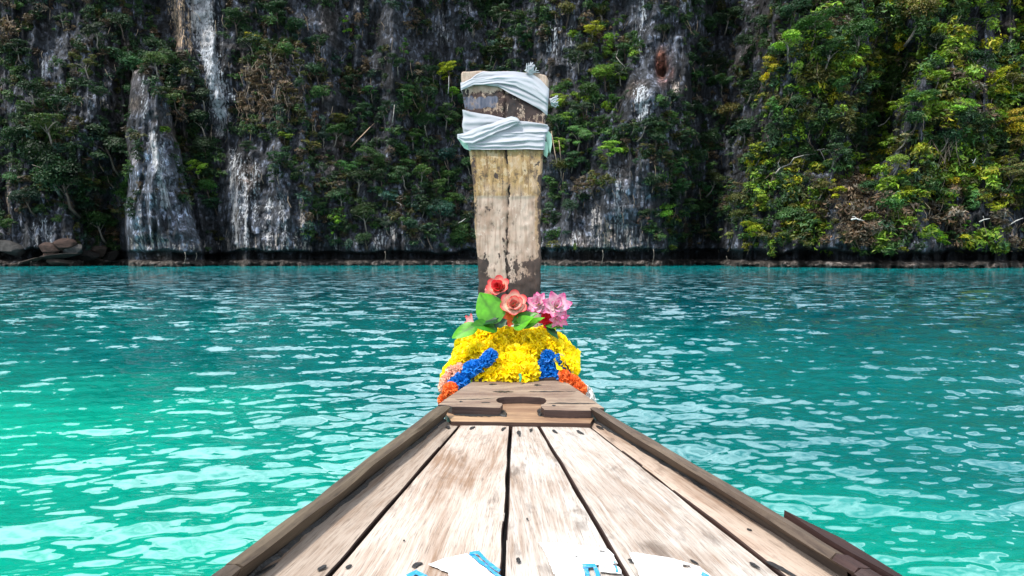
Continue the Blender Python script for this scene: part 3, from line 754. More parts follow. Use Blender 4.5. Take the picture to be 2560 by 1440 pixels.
# ================================================================== THE LONGTAIL BOAT
ZD = 0.95                                                     # deck height above the water
def wood(name, light, brown, dark, grain=(110, 4.0), blot=(7, 2.2), amount=.5, stain=.5, rough=.75, paint=None, bump=.35):
    m = NT(name)
    uv = m.n("UVMap", uv_map="UVMap").outputs[0]
    rnd = m.n("ObjectInfo").outputs['Random']
    off = m.n("CombineXYZ", {0: m.math('MULTIPLY', rnd, 37.0), 1: m.math('MULTIPLY', rnd, 19.0), 2: rnd}).outputs[0]
    uvo = m.n("VectorMath", {0: uv, 1: off}, operation='ADD').outputs[0]
    wv = m.noise(m.mapv(uvo, (5, 1.6, 1)), 1.0, 2)
    wob_ = m.n("VectorMath", {0: uvo, 1: m.n("VectorMath", {0: wv.outputs['Color'], 1: (.03, 0, 0)}, operation='MULTIPLY').outputs[0]}, operation='ADD').outputs[0]
    gr = m.noise(m.mapv(wob_, (grain[0], grain[1], 1)), 1.0, 6, .65)
    fi = m.noise(m.mapv(wob_, (grain[0] * 5, grain[1] * 4, 1)), 1.0, 3, .6)
    bl = m.noise(m.mapv(uvo, (blot[0], blot[1], 1)), 1.0, 6, .62, .6)
    st = m.noise(m.mapv(uvo, (blot[0] * 3, blot[1] * 3.4, 1)), 1.0, 5, .6, .3)
    f = m.math('ADD', bl.outputs[0], m.math('MULTIPLY', m.math('SUBTRACT', gr.outputs[0], .5), .70))
    c = m.mix(m.ramp(f, [(amount - .16, 0), (amount + .12, 1)]), light, brown)
    c = m.mix(m.ramp(st.outputs[0], [(.58, 0), (.72, stain)]), c, dark)
    c = m.mix(m.ramp(fi.outputs[0], [(.33, .6), (.46, 0)]), c, dark)
    c = m.mix(1.0, c, m.n("ObjectInfo").outputs['Color'], 'MULTIPLY')
    h = m.math('ADD', gr.outputs[0], m.math('MULTIPLY', fi.outputs[0], .6))
    return m.done(m.bsdf(c, rough, .3, m.bump(h, bump, .004)))

deck_wood = wood("deck_wood", (.44, .395, .355), (.23, .155, .108), (.07, .045, .032), blot=(6, 2.0), amount=.60, stain=.65)
cap_wood = wood("cap_wood", (.27, .205, .15), (.14, .092, .068), (.045, .028, .025), amount=.50, grain=(70, 4), stain=.5)
gun_wood = wood("gunwale_wood", (.15, .122, .092), (.075, .056, .044), (.026, .019, .016), amount=.5, grain=(80, 4), stain=.6)
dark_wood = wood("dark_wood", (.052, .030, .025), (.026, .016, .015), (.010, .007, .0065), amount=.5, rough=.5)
hull_wood = wood("hull_wood", (.10, .045, .027), (.06, .03, .02), (.02, .013, .01), amount=.5)
m = NT("tar")
nz = m.noise(m.n("TexCoord").outputs['Object'], 160, 3)
tar_mat = m.done(m.bsdf(m.ramp(nz.outputs[0], [(.35, (.005, .0045, .005)), (.7, (.022, .020, .019))]), .55, .4, m.bump(nz.outputs[0], .8, .003)))
def paint_mat(name, c, worn):
    m = NT(name)
    p_ = m.n("NewGeometry").outputs['Position']
    a = m.noise(p_, 26, 6, .7); b = m.noise(p_, 90, 3)
    k = m.mix(m.ramp(a.outputs[0], [(.62, 0), (.68, worn)]), c, (.42, .25, .14))
    k = m.mix(m.ramp(b.outputs[0], [(.3, .25), (.5, 0)]), k, (.6, .52, .45) if c[2] < .6 or c[0] > .5 else c)
    sh_ = m.bsdf(k, .5, .35, m.bump(b.outputs[0], .2, .002)); tp = m.n("BsdfTransparent").outputs[0]; mx = m.n("MixShader", {0: m.ramp(a.outputs[0], [(.60, 0), (.63, 1)])})
    m.t.links.new(sh_, mx.inputs[1]); m.t.links.new(tp, mx.inputs[2])           # flaked off to the bare wood
    return m.done(mx.outputs[0])
white_paint = paint_mat("white_paint", (.62, .62, .61), .7)
blue_paint = paint_mat("blue_paint", (.012, .20, .42), .5)

boat = thing('longtail_boat', 'weathered wooden longtail boat bow with plank foredeck and tall prow post', 'boat', (0, 1.5, 0))

def line(a, b, z):                                            # floor line between two sighted points, at height z, as x(y)
    A, B = at_z(a[0], a[1], z), at_z(b[0], b[1], z)
    k = (B.x - A.x) / (B.y - A.y)
    return lambda y: A.x + k * (y - A.y)
Y_FAR = at_z(1300, 1056, ZD).y; Y_NEAR = 0.15
LI = line((1134, 1032), (640, 1430), ZD); RI = line((1474, 1045), (2104, 1430), ZD)
S1 = line((1158, 1052), (821, 1440), ZD); S2 = line((1277, 1055), (1256, 1440), ZD)
S3 = line((1342, 1057), (1566, 1439), ZD); S4 = line((1463, 1057), (1957, 1439), ZD)

def plank(name, fl, fr, y0, y1, z, th, mat, tint, gap=.0036, nu=7, nv=46, cup=.0015, seed=0, label=None, parent=None, edge=.0015):
    """a board between two lines: crowned top, rounded arrises, uneven edges"""
    V = []; UV = []
    ys = np.linspace(y0, y1, nv)
    prof = [(0, -th), (0, -edge * 1.6)] + [(k / (nu - 1), 0) for k in range(nu)] + [(1, -edge * 1.6), (1, -th)]
    for y in ys:
        a = fl(y) + gap; b = fr(y) - gap
        a += .0022 * vn(y * 9, seed * 3.1, 700); b += .0022 * vn(y * 9, seed * 3.1 + 50, 701)
        w = b - a; zz = .002 * vn(y * 3, seed * 7.7, 702)
        for k, (u, dz) in enumerate(prof):
            x = a + w * u
            if k == 2: x += edge * 1.5
            if k == len(prof) - 3: x -= edge * 1.5
            inside = 2 <= k <= len(prof) - 3
            h = z + zz + dz + (cup * (1 - (2 * u - 1) ** 2) + .0012 * vn(x * 22, y * 5, 703 + seed) if inside else 0)
            V.append((x, y, h)); UV.append((x - (a + b) / 2 + (dz if not inside else 0), y))
    n = len(prof); Fc = []
    for j in range(nv - 1):
        for k in range(n - 1):
            p = j * n + k; Fc.append((p, p + 1, p + n + 1, p + n))
        p = j * n; Fc.append((p + n - 1, p, p + n, p + 2 * n - 1))
    Fc.append(tuple(range(n - 1, -1, -1))); Fc.append(tuple(range((nv - 1) * n, nv * n)))
    if y0 > y1: Fc = [f[::-1] for f in Fc]
    o = wmesh(name, V, Fc, mat, parent or boat, uv=UV, color=tint)
    o.data.materials.append(dark_wood)                        # plank edges are black with old caulking
    for pl in o.data.polygons:
        if abs(pl.normal.z) < .75: pl.material_index = 1
    if label: o['label'] = label
    return o

E = .004
LT = at_z
planks = [plank('plank', lambda y: LI(y) - .03, S1, Y_FAR, Y_NEAR, ZD, .03, deck_wood, (.62, .56, .51), seed=1, label='narrow brown plank beside the left gunwale'),
          plank('plank', S1, S2, Y_FAR, Y_NEAR, ZD, .03, deck_wood, (.85, .81, .78), seed=2),
          plank('plank', S2, S3, Y_FAR, Y_NEAR, ZD, .03, deck_wood, (.86, .87, .88), seed=3, label='palest plank in the middle of the deck'),
          plank('plank', S3, S4, Y_FAR, Y_NEAR, ZD, .03, deck_wood, (.82, .82, .82), seed=4),
          plank('plank', S4, lambda y: RI(y) + .03, Y_FAR, Y_NEAR, ZD, .03, deck_wood, (.80, .70, .63), seed=5, label='narrow tan plank beside the right gunwale')]
# dark bearers under the planks
plank('deck_bearer', lambda y: LI(y) - .02, lambda y: RI(y) + .02, Y_FAR + .3, Y_NEAR, ZD - .036, .02, dark_wood, (.4, .4, .4), seed=9)

def blob(px, py, rx, ry, ang, z, th, mat, name, parent, tail=0, n=14, seed=0, color=None):
    c = at_z(px, py, z); V = []; rr = np.random.default_rng(int(px * 7 + py))
    ex = at_z(px + 1, py, z) - c; sx = abs(ex.x)
    ey = abs((at_z(px, py + 1, z) - c).y)
    for lay, s in ((0, 1.0), (th, .86)):
        for k in range(n):
            a = 2 * math.pi * k / n; q = 1 + .22 * vn(k * .9, seed + px, 800)
            dx = math.cos(a) * rx * q; dy = math.sin(a) * ry * q
            if tail and math.cos(a) > .85: dx *= 1 + tail
            ca, sa = math.cos(ang), math.sin(ang)
            X = (dx * ca - dy * sa) * s; Yv = (dx * sa + dy * ca) * s
            V.append((c.x + X * sx, c.y + -Yv * ey, z - .0015 + lay))
    V.append((c.x, c.y, z + th * .5 - .0015))
    Fc = [(k, n + k, n + (k + 1) % n, (k + 1) % n) for k in range(n)] + [(n + k, 2 * n, n + (k + 1) % n) for k in range(n)]
    return wmesh(name, V, Fc, mat, parent, color=color)

def which(px, py):
    p = at_z(px, py, ZD)
    for i, f in enumerate((S1, S2, S3, S4)):
        if p.x < f(p.y): return planks[i]
    return planks[4]
NAILS = [(1120, 1067, 7, 4, .2, 0), (1179, 1069, 6, 4, -.4, .9), (1257, 1072, 6, 4, -.5, 1.0), (1297, 1080, 6, 7, 1.4, 1.0), (1327, 1074, 5, 4, -.6, .5), (1386, 1077, 7, 4, .5, .4), (1447, 1078, 7, 4, .5, 1.0), (1498, 1067, 9, 4, .5, .6),
         (804, 1418, 11, 7, -.5, .2), (871, 1415, 8, 6, -.5, .3), (1041, 1411, 13, 8, -.4, .3), (1296, 1399, 7, 9, 0, 0), (1576, 1399, 8, 4, .3, .3), (1733, 1402, 8, 4, .6, 1.0), (1884, 1410, 12, 6, .7, .2),
         (1873, 1323, 6, 3, .3, .2), (1318, 1296, 3, 3, 0, 0), (1390, 1366, 3, 3, 0, 0), (1010, 1350, 3, 2, 0, 0), (1515, 1410, 7, 3, .2, .2)]
for x, y, rx, ry, a, tl in NAILS:
    blob(x, y, rx * .8, ry * .75, a, ZD + .0045, .0016, tar_mat, 'nail_head', which(x, y), tl)
blob(1950, 1418, 26, 7, .75, ZD + .004, .0014, tar_mat, 'tar_patch', planks[4], .4); blob(655, 1428, 24, 7, -.75, ZD + .004, .0014, tar_mat, 'tar_patch', planks[0], .4)

# painted lettering, cut by the picture's lower edge: white fields and blue strokes
def sheet(name, pts, z, mat, parent, seed=0):
    P = []
    for i, p in enumerate(pts):
        a = at_z(p[0], p[1], z); b = at_z(*pts[(i + 1) % len(pts)], z)
        k_n = max(2, int((b - a).length / .008))
        for k in range(k_n):
            q = a.lerp(b, k / k_n)
            P.append((q.x + .0014 * vn(q.x * 130, q.y * 130, 810), q.y + .0014 * vn(q.x * 130, q.y * 130, 811), z))
    bm = bmesh.new(); f = bm.faces.new([bm.verts.new(p) for p in P]); f.normal_update()
    if f.normal.z < 0: f.normal_flip()
    bmesh.ops.triangulate(bm, faces=[f], ngon_method='EAR_CLIP')
    V = [v.co[:] for v in bm.verts]; bm.verts.index_update(); Fc = [[v.index for v in f.verts] for f in bm.faces]; bm.free()
    return wmesh(name, V, Fc, mat, parent)
ZP = ZD + .0056
sheet('painted_field', [(1072, 1411), (1110, 1396), (1168, 1383), (1176, 1390), (1215, 1422), (1250, 1450), (1240, 1500), (1150, 1500), (1120, 1432)], ZP, white_paint, planks[1])
sheet('painted_field', [(1348, 1356), (1400, 1357), (1518, 1371), (1530, 1381), (1553, 1425), (1553, 1434), (1500, 1430), (1497, 1412), (1460, 1412), (1464, 1500), (1400, 1500), (1388, 1440), (1362, 1380)], ZP, white_paint, planks[2])
sheet('painted_field', [(1574, 1383), (1590, 1381), (1680, 1395), (1750, 1417), (1790, 1450), (1830, 1500), (1640, 1500), (1600, 1440)], ZP, white_paint, planks[3])
sheet('painted_field', [(985, 1450), (1000, 1437), (1025, 1436), (1060, 1450), (1080, 1500), (960, 1500)], ZP, white_paint, planks[1])
def stroke(pts, w, parent, z=ZP + .0012):
    for i in range(len(pts) - 1):
        a, b = Vector(pts[i]).to_3d(), Vector(pts[i + 1]).to_3d(); d = (b - a).normalized(); n_ = Vector((-d.y, d.x, 0)) * w / 2
        a = a - d * w * .35; b = b + d * w * .35
        sheet('painted_stroke', [(a + n_)[:2], (b + n_)[:2], (b - n_)[:2], (a - n_)[:2]], z + .0003 * i, blue_paint, parent)
stroke([(1178, 1385), (1215, 1414), (1250, 1443), (1285, 1470)], 8, planks[1])
stroke([(1178, 1383), (1196, 1381), (1206, 1390), (1218, 1404), (1246, 1425)], 8, planks[1], ZP + .0024)
stroke([(1020, 1438), (1040, 1430), (1064, 1442), (1085, 1462)], 10, planks[1])
stroke([(1464, 1414), (1474, 1470)], 11, planks[2]); stroke([(1460, 1414), (1485, 1413), (1493, 1430), (1500, 1470)], 10, planks[2], ZP + .0024)
stroke([(1536, 1404), (1543, 1428)], 5, planks[2])
stroke([(1757, 1434), (1768, 1440)], 9, planks[3])

# gunwales: two faces and a flat outer side, swept along the deck edge
def gunwale(rows, mat, tint, name='gunwale', label=None, seed=0):
    """rows: list of cross-sections (each a list of points), bow to stern"""
    n = len(rows[0]); V = []; UV = []
    for j, r_ in enumerate(rows):
        u = 0
        for k, p in enumerate(r_):
            if k: u += (Vector(p) - Vector(r_[k - 1])).length
            q = Vector(p); q.x += .0035 * vn(q.y * 6 + k * 13, seed, 820); q.z += .0028 * vn(q.y * 7 + k * 7, seed, 821)
            V.append(q); UV.append((u, p[1]))
    Fc = []
    for j in range(len(rows) - 1):
        for k in range(n):
            a = j * n + k; b = j * n + (k + 1) % n
            Fc.append((a, b, b + n, a + n))
    Fc.append(tuple(range(n - 1, -1, -1))); Fc.append(tuple(range((len(rows) - 1) * n, len(rows) * n)))
    o = wmesh(name, V, Fc, mat, boat, uv=UV, color=tint)
    bm = bmesh.new(); bm.from_mesh(o.data); bmesh.ops.recalc_face_normals(bm, faces=bm.faces); bm.to_mesh(o.data); bm.free()
    if label: o['label'] = label
    return o
ZG = ZD + .05
LR = line((1119, 1016), (600, 1409), ZG); LO = line((1097, 1011), (552, 1416), ZG)
RR = line((1497, 1030), (2150, 1425), ZG); RO = line((1512, 1026), (2190, 1425), ZG)
YG0 = at_z(1110, 1014, ZG).y - .004
def sec(fi, fr, fo, y, side):
    yi = y
    e = .006 * side
    return [(fi(yi), y, ZD - .01), (fi(yi), y, ZD + .004), (fr(y) - e * .8, y, ZG - .006), (fr(y) + e * .6, y, ZG), (fo(y) - e * .6, y, ZG - .001), (fo(y), y, ZG - .007), (fo(y) + .004 * side, y, ZD - .03)]
ysl = np.linspace(YG0, at_z(600, 1409, ZG).y, 40); ysn = np.linspace(at_z(600, 1409, ZG).y - .004, Y_NEAR, 14)
gunwale([sec(LI, LR, LO, y, -1) for y in ysl], gun_wood, (.66, .61, .52), seed=1, label='olive-grey left gunwale')
gunwale([sec(LI, LR, LO, y, -1) for y in ysn], gun_wood, (.50, .46, .44), seed=2, label='dark near end of the left gunwale')
ysplit = at_z(2085, 1385, ZG).y
gunwale([sec(RI, RR, RO, y, 1) for y in np.linspace(YG0 - .02, ysplit, 40)], gun_wood, (.72, .66, .63), seed=3, label='grey right gunwale')
gunwale([sec(RI, RR, RO, y, 1) for y in np.linspace(ysplit - .004, at_z(2140, 1420, ZG).y, 6)], dark_wood, (1.1, .95, .95), seed=4, label='dark patch piece of the right gunwale')
gunwale([sec(RI, RR, RO, y, 1) for y in np.linspace(at_z(2140, 1420, ZG).y - .004, Y_NEAR, 10)], dark_wood, (1, .9, .9), seed=5, label='dark near end of the right gunwale')
# splintered rubbing strip outside the right gunwale
rs = []
for i, (px, py) in enumerate([(1962, 1278), (2000, 1303), (2060, 1340), (2120, 1376), (2190, 1420), (2260, 1466), (2400, 1560)]):
    p = at_z(px, py, ZG + .004); w = .004 + .022 * min(1, i / 2.0)
    x0 = max(p.x - .006 + .004, RO(p.y) + .006)
    rs.append([(x0, p.y, ZG - .055), (x0, p.y, ZG + .004 - .0006 * i), (x0 + w, p.y, ZG + .004 - .0015 * i), (x0 + w + .004, p.y, ZG - .055)])
gunwale(rs, dark_wood, (.9, .75, .75), name='rub_rail', label='splintered dark rubbing strip outside the right gunwale', seed=6)

# tar bead along the foot of both gunwales
for f_, sgn in ((LI, 1), (RI, -1)):
    V = []; ys = np.linspace(Y_FAR + .02, .5, 120)
    for y in ys:
        w = .006 + .004 * vn(y * 17, sgn, 830) + .003 * vn(y * 60, sgn, 831); x = f_(y)
        V += [(x, y, ZD + .006), (x + sgn * w * .6, y, ZD + .0075), (x + sgn * (w + .004), y, ZD + .0005)]
    Fc = []
    for j in range(len(ys) - 1):
        for k in range(2):
            a = j * 3 + k; Fc.append((a, a + 1, a + 4, a + 3) if sgn < 0 else (a + 3, a + 4, a + 1, a))
    wmesh('tar_bead', V, Fc, tar_mat, boat)

# bow cap with its keyhole slot, and the cross beam under it
def prism(name, top, th, mat, parent, tint, bev=.0022, uvswap=True, label=None):
    bm = bmesh.new(); vs = [bm.verts.new(p) for p in top]; f = bm.faces.new(vs); f.normal_update()
    if f.normal.z < 0: f.normal_flip(); f.normal_update()
    ext = bmesh.ops.extrude_face_region(bm, geom=[f])
    for v in [e for e in ext['geom'] if isinstance(e, bmesh.types.BMVert)]: v.co.z -= th
    # extrude moved the copy down; the original face stays on top
    bmesh.ops.recalc_face_normals(bm, faces=bm.faces)
    ed = [e for e in bm.edges if all(v.co.z > top[0][2] - th * .5 for v in e.verts)]
    bmesh.ops.bevel(bm, geom=ed, offset=bev, segments=2, affect='EDGES', profile=.6)
    org = Vector(np.mean([v.co[:] for v in bm.verts], axis=0))
    lay = bm.loops.layers.uv.new("UVMap")
    for fc in bm.faces:
        vert = abs(fc.normal.z) < .5
        for l in fc.loops:
            c = l.vert.co; l[lay].uv = ((c.z if vert else c.y), c.x) if uvswap else (c.x, c.y)
    for v in bm.verts: v.co -= org
    bmesh.ops.triangulate(bm, faces=[q for q in bm.faces if len(q.verts) > 4], ngon_method='EAR_CLIP')
    me = bpy.data.meshes.new(name); bm.to_mesh(me); bm.free()
    o = link(name, me, mat, parent, org - parent.location, tint)
    me.materials.append(dark_wood)                            # sawn edges stained dark; the slot's shade is put into this colour too
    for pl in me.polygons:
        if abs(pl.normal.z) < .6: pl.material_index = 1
    if label: o['label'] = label
    return o
ZC = 0.990
cap_px = [(1187, 950), (1405, 948), (1440, 971), (1475, 995), (1511, 1020), (1500, 1020), (1478, 1026), (1420, 1026), (1361, 1024), (1352, 1016), (1352, 1011), (1358, 1010), (1364, 1006), (1366, 1001), (1362, 996), (1350, 993), (1305, 991), (1262, 992),
          (1247, 994), (1241, 998), (1241, 1002), (1246, 1006), (1255, 1008), (1257, 1010), (1251, 1019), (1236, 1019), (1180, 1017), (1130, 1016), (1115, 1012), (1095, 1011), (1120, 993), (1153, 971)]
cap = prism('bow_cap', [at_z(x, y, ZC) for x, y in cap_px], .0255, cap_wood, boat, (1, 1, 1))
beam_px = [(1128, 1053), (1476, 1058), (1490, 1035), (1460, 985), (1150, 985), (1112, 1030)]
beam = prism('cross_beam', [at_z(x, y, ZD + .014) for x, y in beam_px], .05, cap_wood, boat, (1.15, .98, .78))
ys_ = [(1250, 979), (1262, 978), (1290, 979), (1310, 979)]
def crack(pts, w, parent, z, name='crack'):
    V = []; n = len(pts)
    for i, (x, y) in enumerate(pts):
        k = w * math.sin(math.pi * (i + .3) / (n - .4)) ** .7 * (1 + .4 * vn(i * 1.7, x, 840))
        V += [at_z(x, y - k, z), at_z(x, y + k, z)]
    Fc = [(2 * i, 2 * i + 1, 2 * i + 3, 2 * i + 2) for i in range(n - 1)]
    return wmesh(name, V, Fc, tar_mat, parent)
def run(x0, x1, y, y2=None, n=14): return [(x0 + (x1 - x0) * i / (n - 1), y + ((y2 or y) - y) * i / (n - 1) + .7 * vn(i * .9, y, 841)) for i in range(n)]
for x0, x1, y, y2, w in ((1232, 1284, 979, 979, 2.0), (1320, 1412, 979, 978, 1.3), (1138, 1240, 998, 997, .8), (1366, 1488, 1007.5, 1008.5, 1.4), (1203, 1226, 1006, 1006, 1.2), (1412, 1440, 978, 979, .6)):
    crack(run(x0, x1, y, y2), w, cap, ZC + .0008)
for x, y in ((1230, 960), (1342, 962)): blob(x, y, 7, 2.2, 0, ZC + .0015, .0015, tar_mat, 'nail_head', cap, .6)
for x, y in ((1384, 1013), (1152, 1003)): blob(x, y, 4, 1.6, 0, ZC + .0015, .001, tar_mat, 'nail_head', cap, .3)
crack([(1302.5, 984), (1303, 988), (1302.6, 992)], 1, cap, ZC + .0009)
for a, b, y, w in ((1133, 1262, 1036, 4.5), (1350, 1486, 1039, 4.5)):
    o = crack(run(a, b, y, y + 1, 30), w, beam, ZD + .0155, 'tar_shade_seam')  # caulk line that also draws the cap lip's shade as a dark strip
blob(1256, 1034, 12, 6, .3, ZD + .016, .006, tar_mat, 'tar_lump', beam); blob(1351, 1031, 8, 8, 0, ZD + .016, .006, tar_mat, 'tar_lump', beam)
# dark stem block the cap butts against, and reddish side cheeks under the cap
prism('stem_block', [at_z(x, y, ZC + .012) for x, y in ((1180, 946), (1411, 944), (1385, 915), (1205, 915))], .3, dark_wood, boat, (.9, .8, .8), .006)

# the prow post
POST = [(160, 1151, 1373), (178, 1152, 1372), (230, 1155, 1370), (300, 1164, 1365), (375, 1174, 1359), (450, 1181, 1355), (500, 1185, 1352), (560, 1188, 1352), (640, 1193, 1352), (740, 1197, 1353), (1000, 1197, 1353)]
def post_d(py): return 2.98 + .27 * (960 - py) / 780.0
def post_lr(py): return interp(py, [(p[0], p[1]) for p in POST]), interp(py, [(p[0], p[2]) for p in POST])
nf, nside, nback, nrow = 64, 7, 12, 240
T_ = .13
V = []; MASK = []; PXY = []
CR = [(375, 1262), (405, 1268), (440, 1272), (500, 1271), (560, 1269), (600, 1268), (640, 1266), (700, 1268), (980, 1268)]
def top_py(s):
    e = 178 + 10 * s ** 4 + 1.2 * math.sin(s * 21)
    e += 14 * max(0, (s - .955) / .045) ** 2 + 6 * max(0, (.03 - s) / .03) ** 2
    return e
def blobs(x, y, L):
    return sum(a * math.exp(-(((x - cx) / rx) ** 2 + ((y - cy) / ry) ** 2) ** 1.3) for cx, cy, rx, ry, a in L)
STAIN = [(1335, 712, 36, 70, .72), (1205, 690, 22, 75, .52), (1284, 668, 20, 44, .55), (1348, 560, 8, 95, .4), (1191, 520, 8, 45, .45), (1216, 520, 12, 14, .55), (1230, 527, 14, 10, .35), (1241, 440, 7, 9, .95), (1296, 738, 66, 34, .85), (1222, 730, 40, 34, .6),
         (1190, 420, 10, 50, .3), (1345, 430, 12, 70, .32), (1215, 660, 12, 16, .3), (1260, 610, 8, 24, .4), (1247, 640, 7, 20, .42), (1325, 660, 20, 14, .3), (1182, 400, 8, 30, .3)]
for j in range(nrow):
    for k in range(2 * nside + nf + nback):
        if k < nf: s, side = k / (nf - 1), 0
        elif k < nf + nside: s, side = 1, (k - nf + 1) / (nside + 1)
        elif k < nf + nside + nback: s, side = 1 - (k - nf - nside) / (nback - 1), 1
        else: s, side = 0, 1 - (k - nf - nside - nback + 1) / (nside + 1)
        t0 = top_py(s); py = t0 + (990 - t0) * j / (nrow - 1)
        xl, xr = post_lr(py)
        xl += 1.5 * vn(py / 26, 1, 850) + .8 * vn(py / 8, 2, 850); xr += 1.5 * vn(py / 24, 5, 851) + .8 * vn(py / 8, 6, 851)
        if side == 0 and k < nf:
            d = post_d(py); px = xl + (xr - xl) * s
            edge = min(s, 1 - s) * (xr - xl)
            d += .006 * max(0, 1 - edge / 4.0) ** 2
            cx = interp(py, CR) + 2.0 * vn(py / 9, 3, 852)
            cw = 1.7 + 1.3 * vn(py / 22, 9, 853)
            if py > 360 or py < 300: d += .016 * math.exp(-((px - cx) / max(cw, 1.0)) ** 2)
            d += .0016 * vn(px / 5, py / 40, 854) + .002 * vn(px / 14, py / 12, 855)
            d += .004 * sstep(490, 497, py) * (1 if 1192 < px < 1338 else 0)
            p = at_d(px, py, d)
        else:
            q = at_d(xl + (xr - xl) * s, py, post_d(py) + .006)
            p = Vector((q.x * (1 - .12 * side), q.y + T_ * side, q.z)); px = xl + (xr - xl) * s; cx = interp(py, CR)
        V.append(p)
        yel = sstep(340, 372, py) * (1 - sstep(488, 492, py) * (1.0 if 1192 < px < 1338 else .35)) * (1 - .8 * sstep(560, 640, py))
        stn = blobs(px, py, STAIN) + .9 * math.exp(-((px - cx - 1) / (3.2 + 2.2 * vn(py / 16, 6, 868))) ** 2) * (.62 + .6 * vn(py / 25, 4, 856)) + .22 * sstep(690, 760, py)
        if side: stn += .3
        else: stn += .34 * math.exp(-(min(s, 1 - s) / .045) ** 2) * (.6 + .9 * vn(py / 30, 7 + (s > .5), 867))
        drk = sstep(212, 238, py + 8 * vn(px / 18, 2, 857)) * (1 - sstep(300, 318, py))
        blu = sstep(236, 246, py + 4 * vn(px / 12, 2, 858)) * (1 - sstep(268, 276, py + 4 * vn(px / 10, 1, 859))) * (1 - .75 * sstep(1238, 1252, px))
        MASK.append((yel, stn, drk, blu))
nring = 2 * nside + nf + nback
Fc = grid_faces(nrow, nring)
Fc += [(j * nring + nring - 1, j * nring, (j + 1) * nring, (j + 1) * nring + nring - 1)[::-1] for j in range(nrow - 1)][::1]
# top: bridge the front edge to the back edge
ft = list(range(nf)); bk = [nf + nside + int(round((1 - k / (nf - 1)) * (nback - 1))) for k in range(nf)]
for k in range(nf - 1):
    a, b, c, d = ft[k], ft[k + 1], bk[k + 1], bk[k]
    Fc.append((a, b, c, d) if c != d else (a, b, c))
sr = [nf - 1] + list(range(nf, nf + nside + 1)); Fc.append(tuple(sr)); sl = [nf + nside + nback - 1] + list(range(nf + nside + nback, nring)) + [0]; Fc.append(tuple(sl))
m = NT("post_wood")
geo = m.n("NewGeometry").outputs['Position']; A_ = m.attr("mask"); sp_ = m.n("SeparateColor", {0: A_.outputs['Color']})
Ym, Sm, Dm, Bm = sp_.outputs[0], sp_.outputs[1], sp_.outputs[2], A_.outputs['Alpha']
gv = m.noise(m.mapv(geo, (85, 20, 5)), 1.0, 6, .65); gf = m.noise(m.mapv(geo, (300, 60, 18)), 1.0, 3)
pt = m.noise(m.mapv(geo, (38, 20, 26)), 1.0, 7, .72); lg = m.noise(m.mapv(geo, (11, 8, 7)), 1.0, 4, .6)
wd = m.mix(m.ramp(lg.outputs[0], [(.42, 0), (.58, 1)]), (.34, .28, .238), (.235, .175, .137))
wd = m.mix(m.ramp(gv.outputs[0], [(.50, 0), (.62, .6)]), wd, (.18, .125, .092))
wd = m.mix(m.ramp(pt.outputs[0], [(.60, 0), (.64, .7)]), wd, (.42, .37, .33))
wd = m.mix(m.ramp(pt.outputs[0], [(.36, .7), (.41, 0)]), wd, (.06, .042, .033))
wd = m.mix(m.ramp(gf.outputs[0], [(.28, .4), (.42, 0)]), wd, (.07, .047, .035))
oc = m.mix(m.ramp(gv.outputs[0], [(.44, 0), (.58, 1)]), (.27, .185, .082), (.135, .085, .036))
oc = m.mix(m.ramp(pt.outputs[0], [(.535, 0), (.57, .8)]), oc, (.34, .275, .18))
oc = m.mix(m.ramp(pt.outputs[0], [(.40, .85), (.455, 0)]), oc, (.045, .032, .020))
c = m.mix(m.math('MULTIPLY', Ym, m.ramp(lg.outputs[0], [(.30, .55), (.48, 1)])), wd, oc)
dkm = m.math('ADD', m.math('MULTIPLY', Dm, .62), m.math('MULTIPLY', m.math('SUBTRACT', pt.outputs[0], .5), 2.6))
c = m.mix(m.ramp(dkm, [(.42, 0), (.52, 1)]), c, m.mix(m.ramp(lg.outputs[0], [(.4, 0), (.6, 1)]), (.008, .006, .007), (.026, .011, .010)))
blm = m.math('ADD', m.math('MULTIPLY', Bm, .8), m.math('MULTIPLY', m.math('SUBTRACT', pt.outputs[0], .5), 1.8))
c = m.mix(m.ramp(blm, [(.45, 0), (.7, .9)]), c, m.mix(m.ramp(gv.outputs[0], [(.4, 0), (.65, 1)]), (.035, .048, .085), (.11, .12, .17)))
stm = m.math('ADD', Sm, m.math('MULTIPLY', m.math('SUBTRACT', pt.outputs[0], .5), 2.4))
c = m.mix(m.ramp(stm, [(.46, 0), (.53, 1)]), c, m.mix(m.ramp(lg.outputs[0], [(.35, 0), (.65, 1)]), (.012, .009, .008), (.045, .029, .024)))
c = m.mix(1.0, c, (.90, .845, .82), 'MULTIPLY')
post_mat = m.done(m.bsdf(c, .72, .3, m.bump(m.math('ADD', gv.outputs[0], pt.outputs[0]), .45, .005)))
post = wmesh('prow_post', V, Fc, post_mat, boat, col={"mask": MASK}, sm=True)
bm = bmesh.new(); bm.from_mesh(post.data); bmesh.ops.recalc_face_normals(bm, faces=bm.faces); bm.to_mesh(post.data); bm.free()
post['label'] = 'tall flat prow post, split down the middle, with ochre and dark peeling paint'

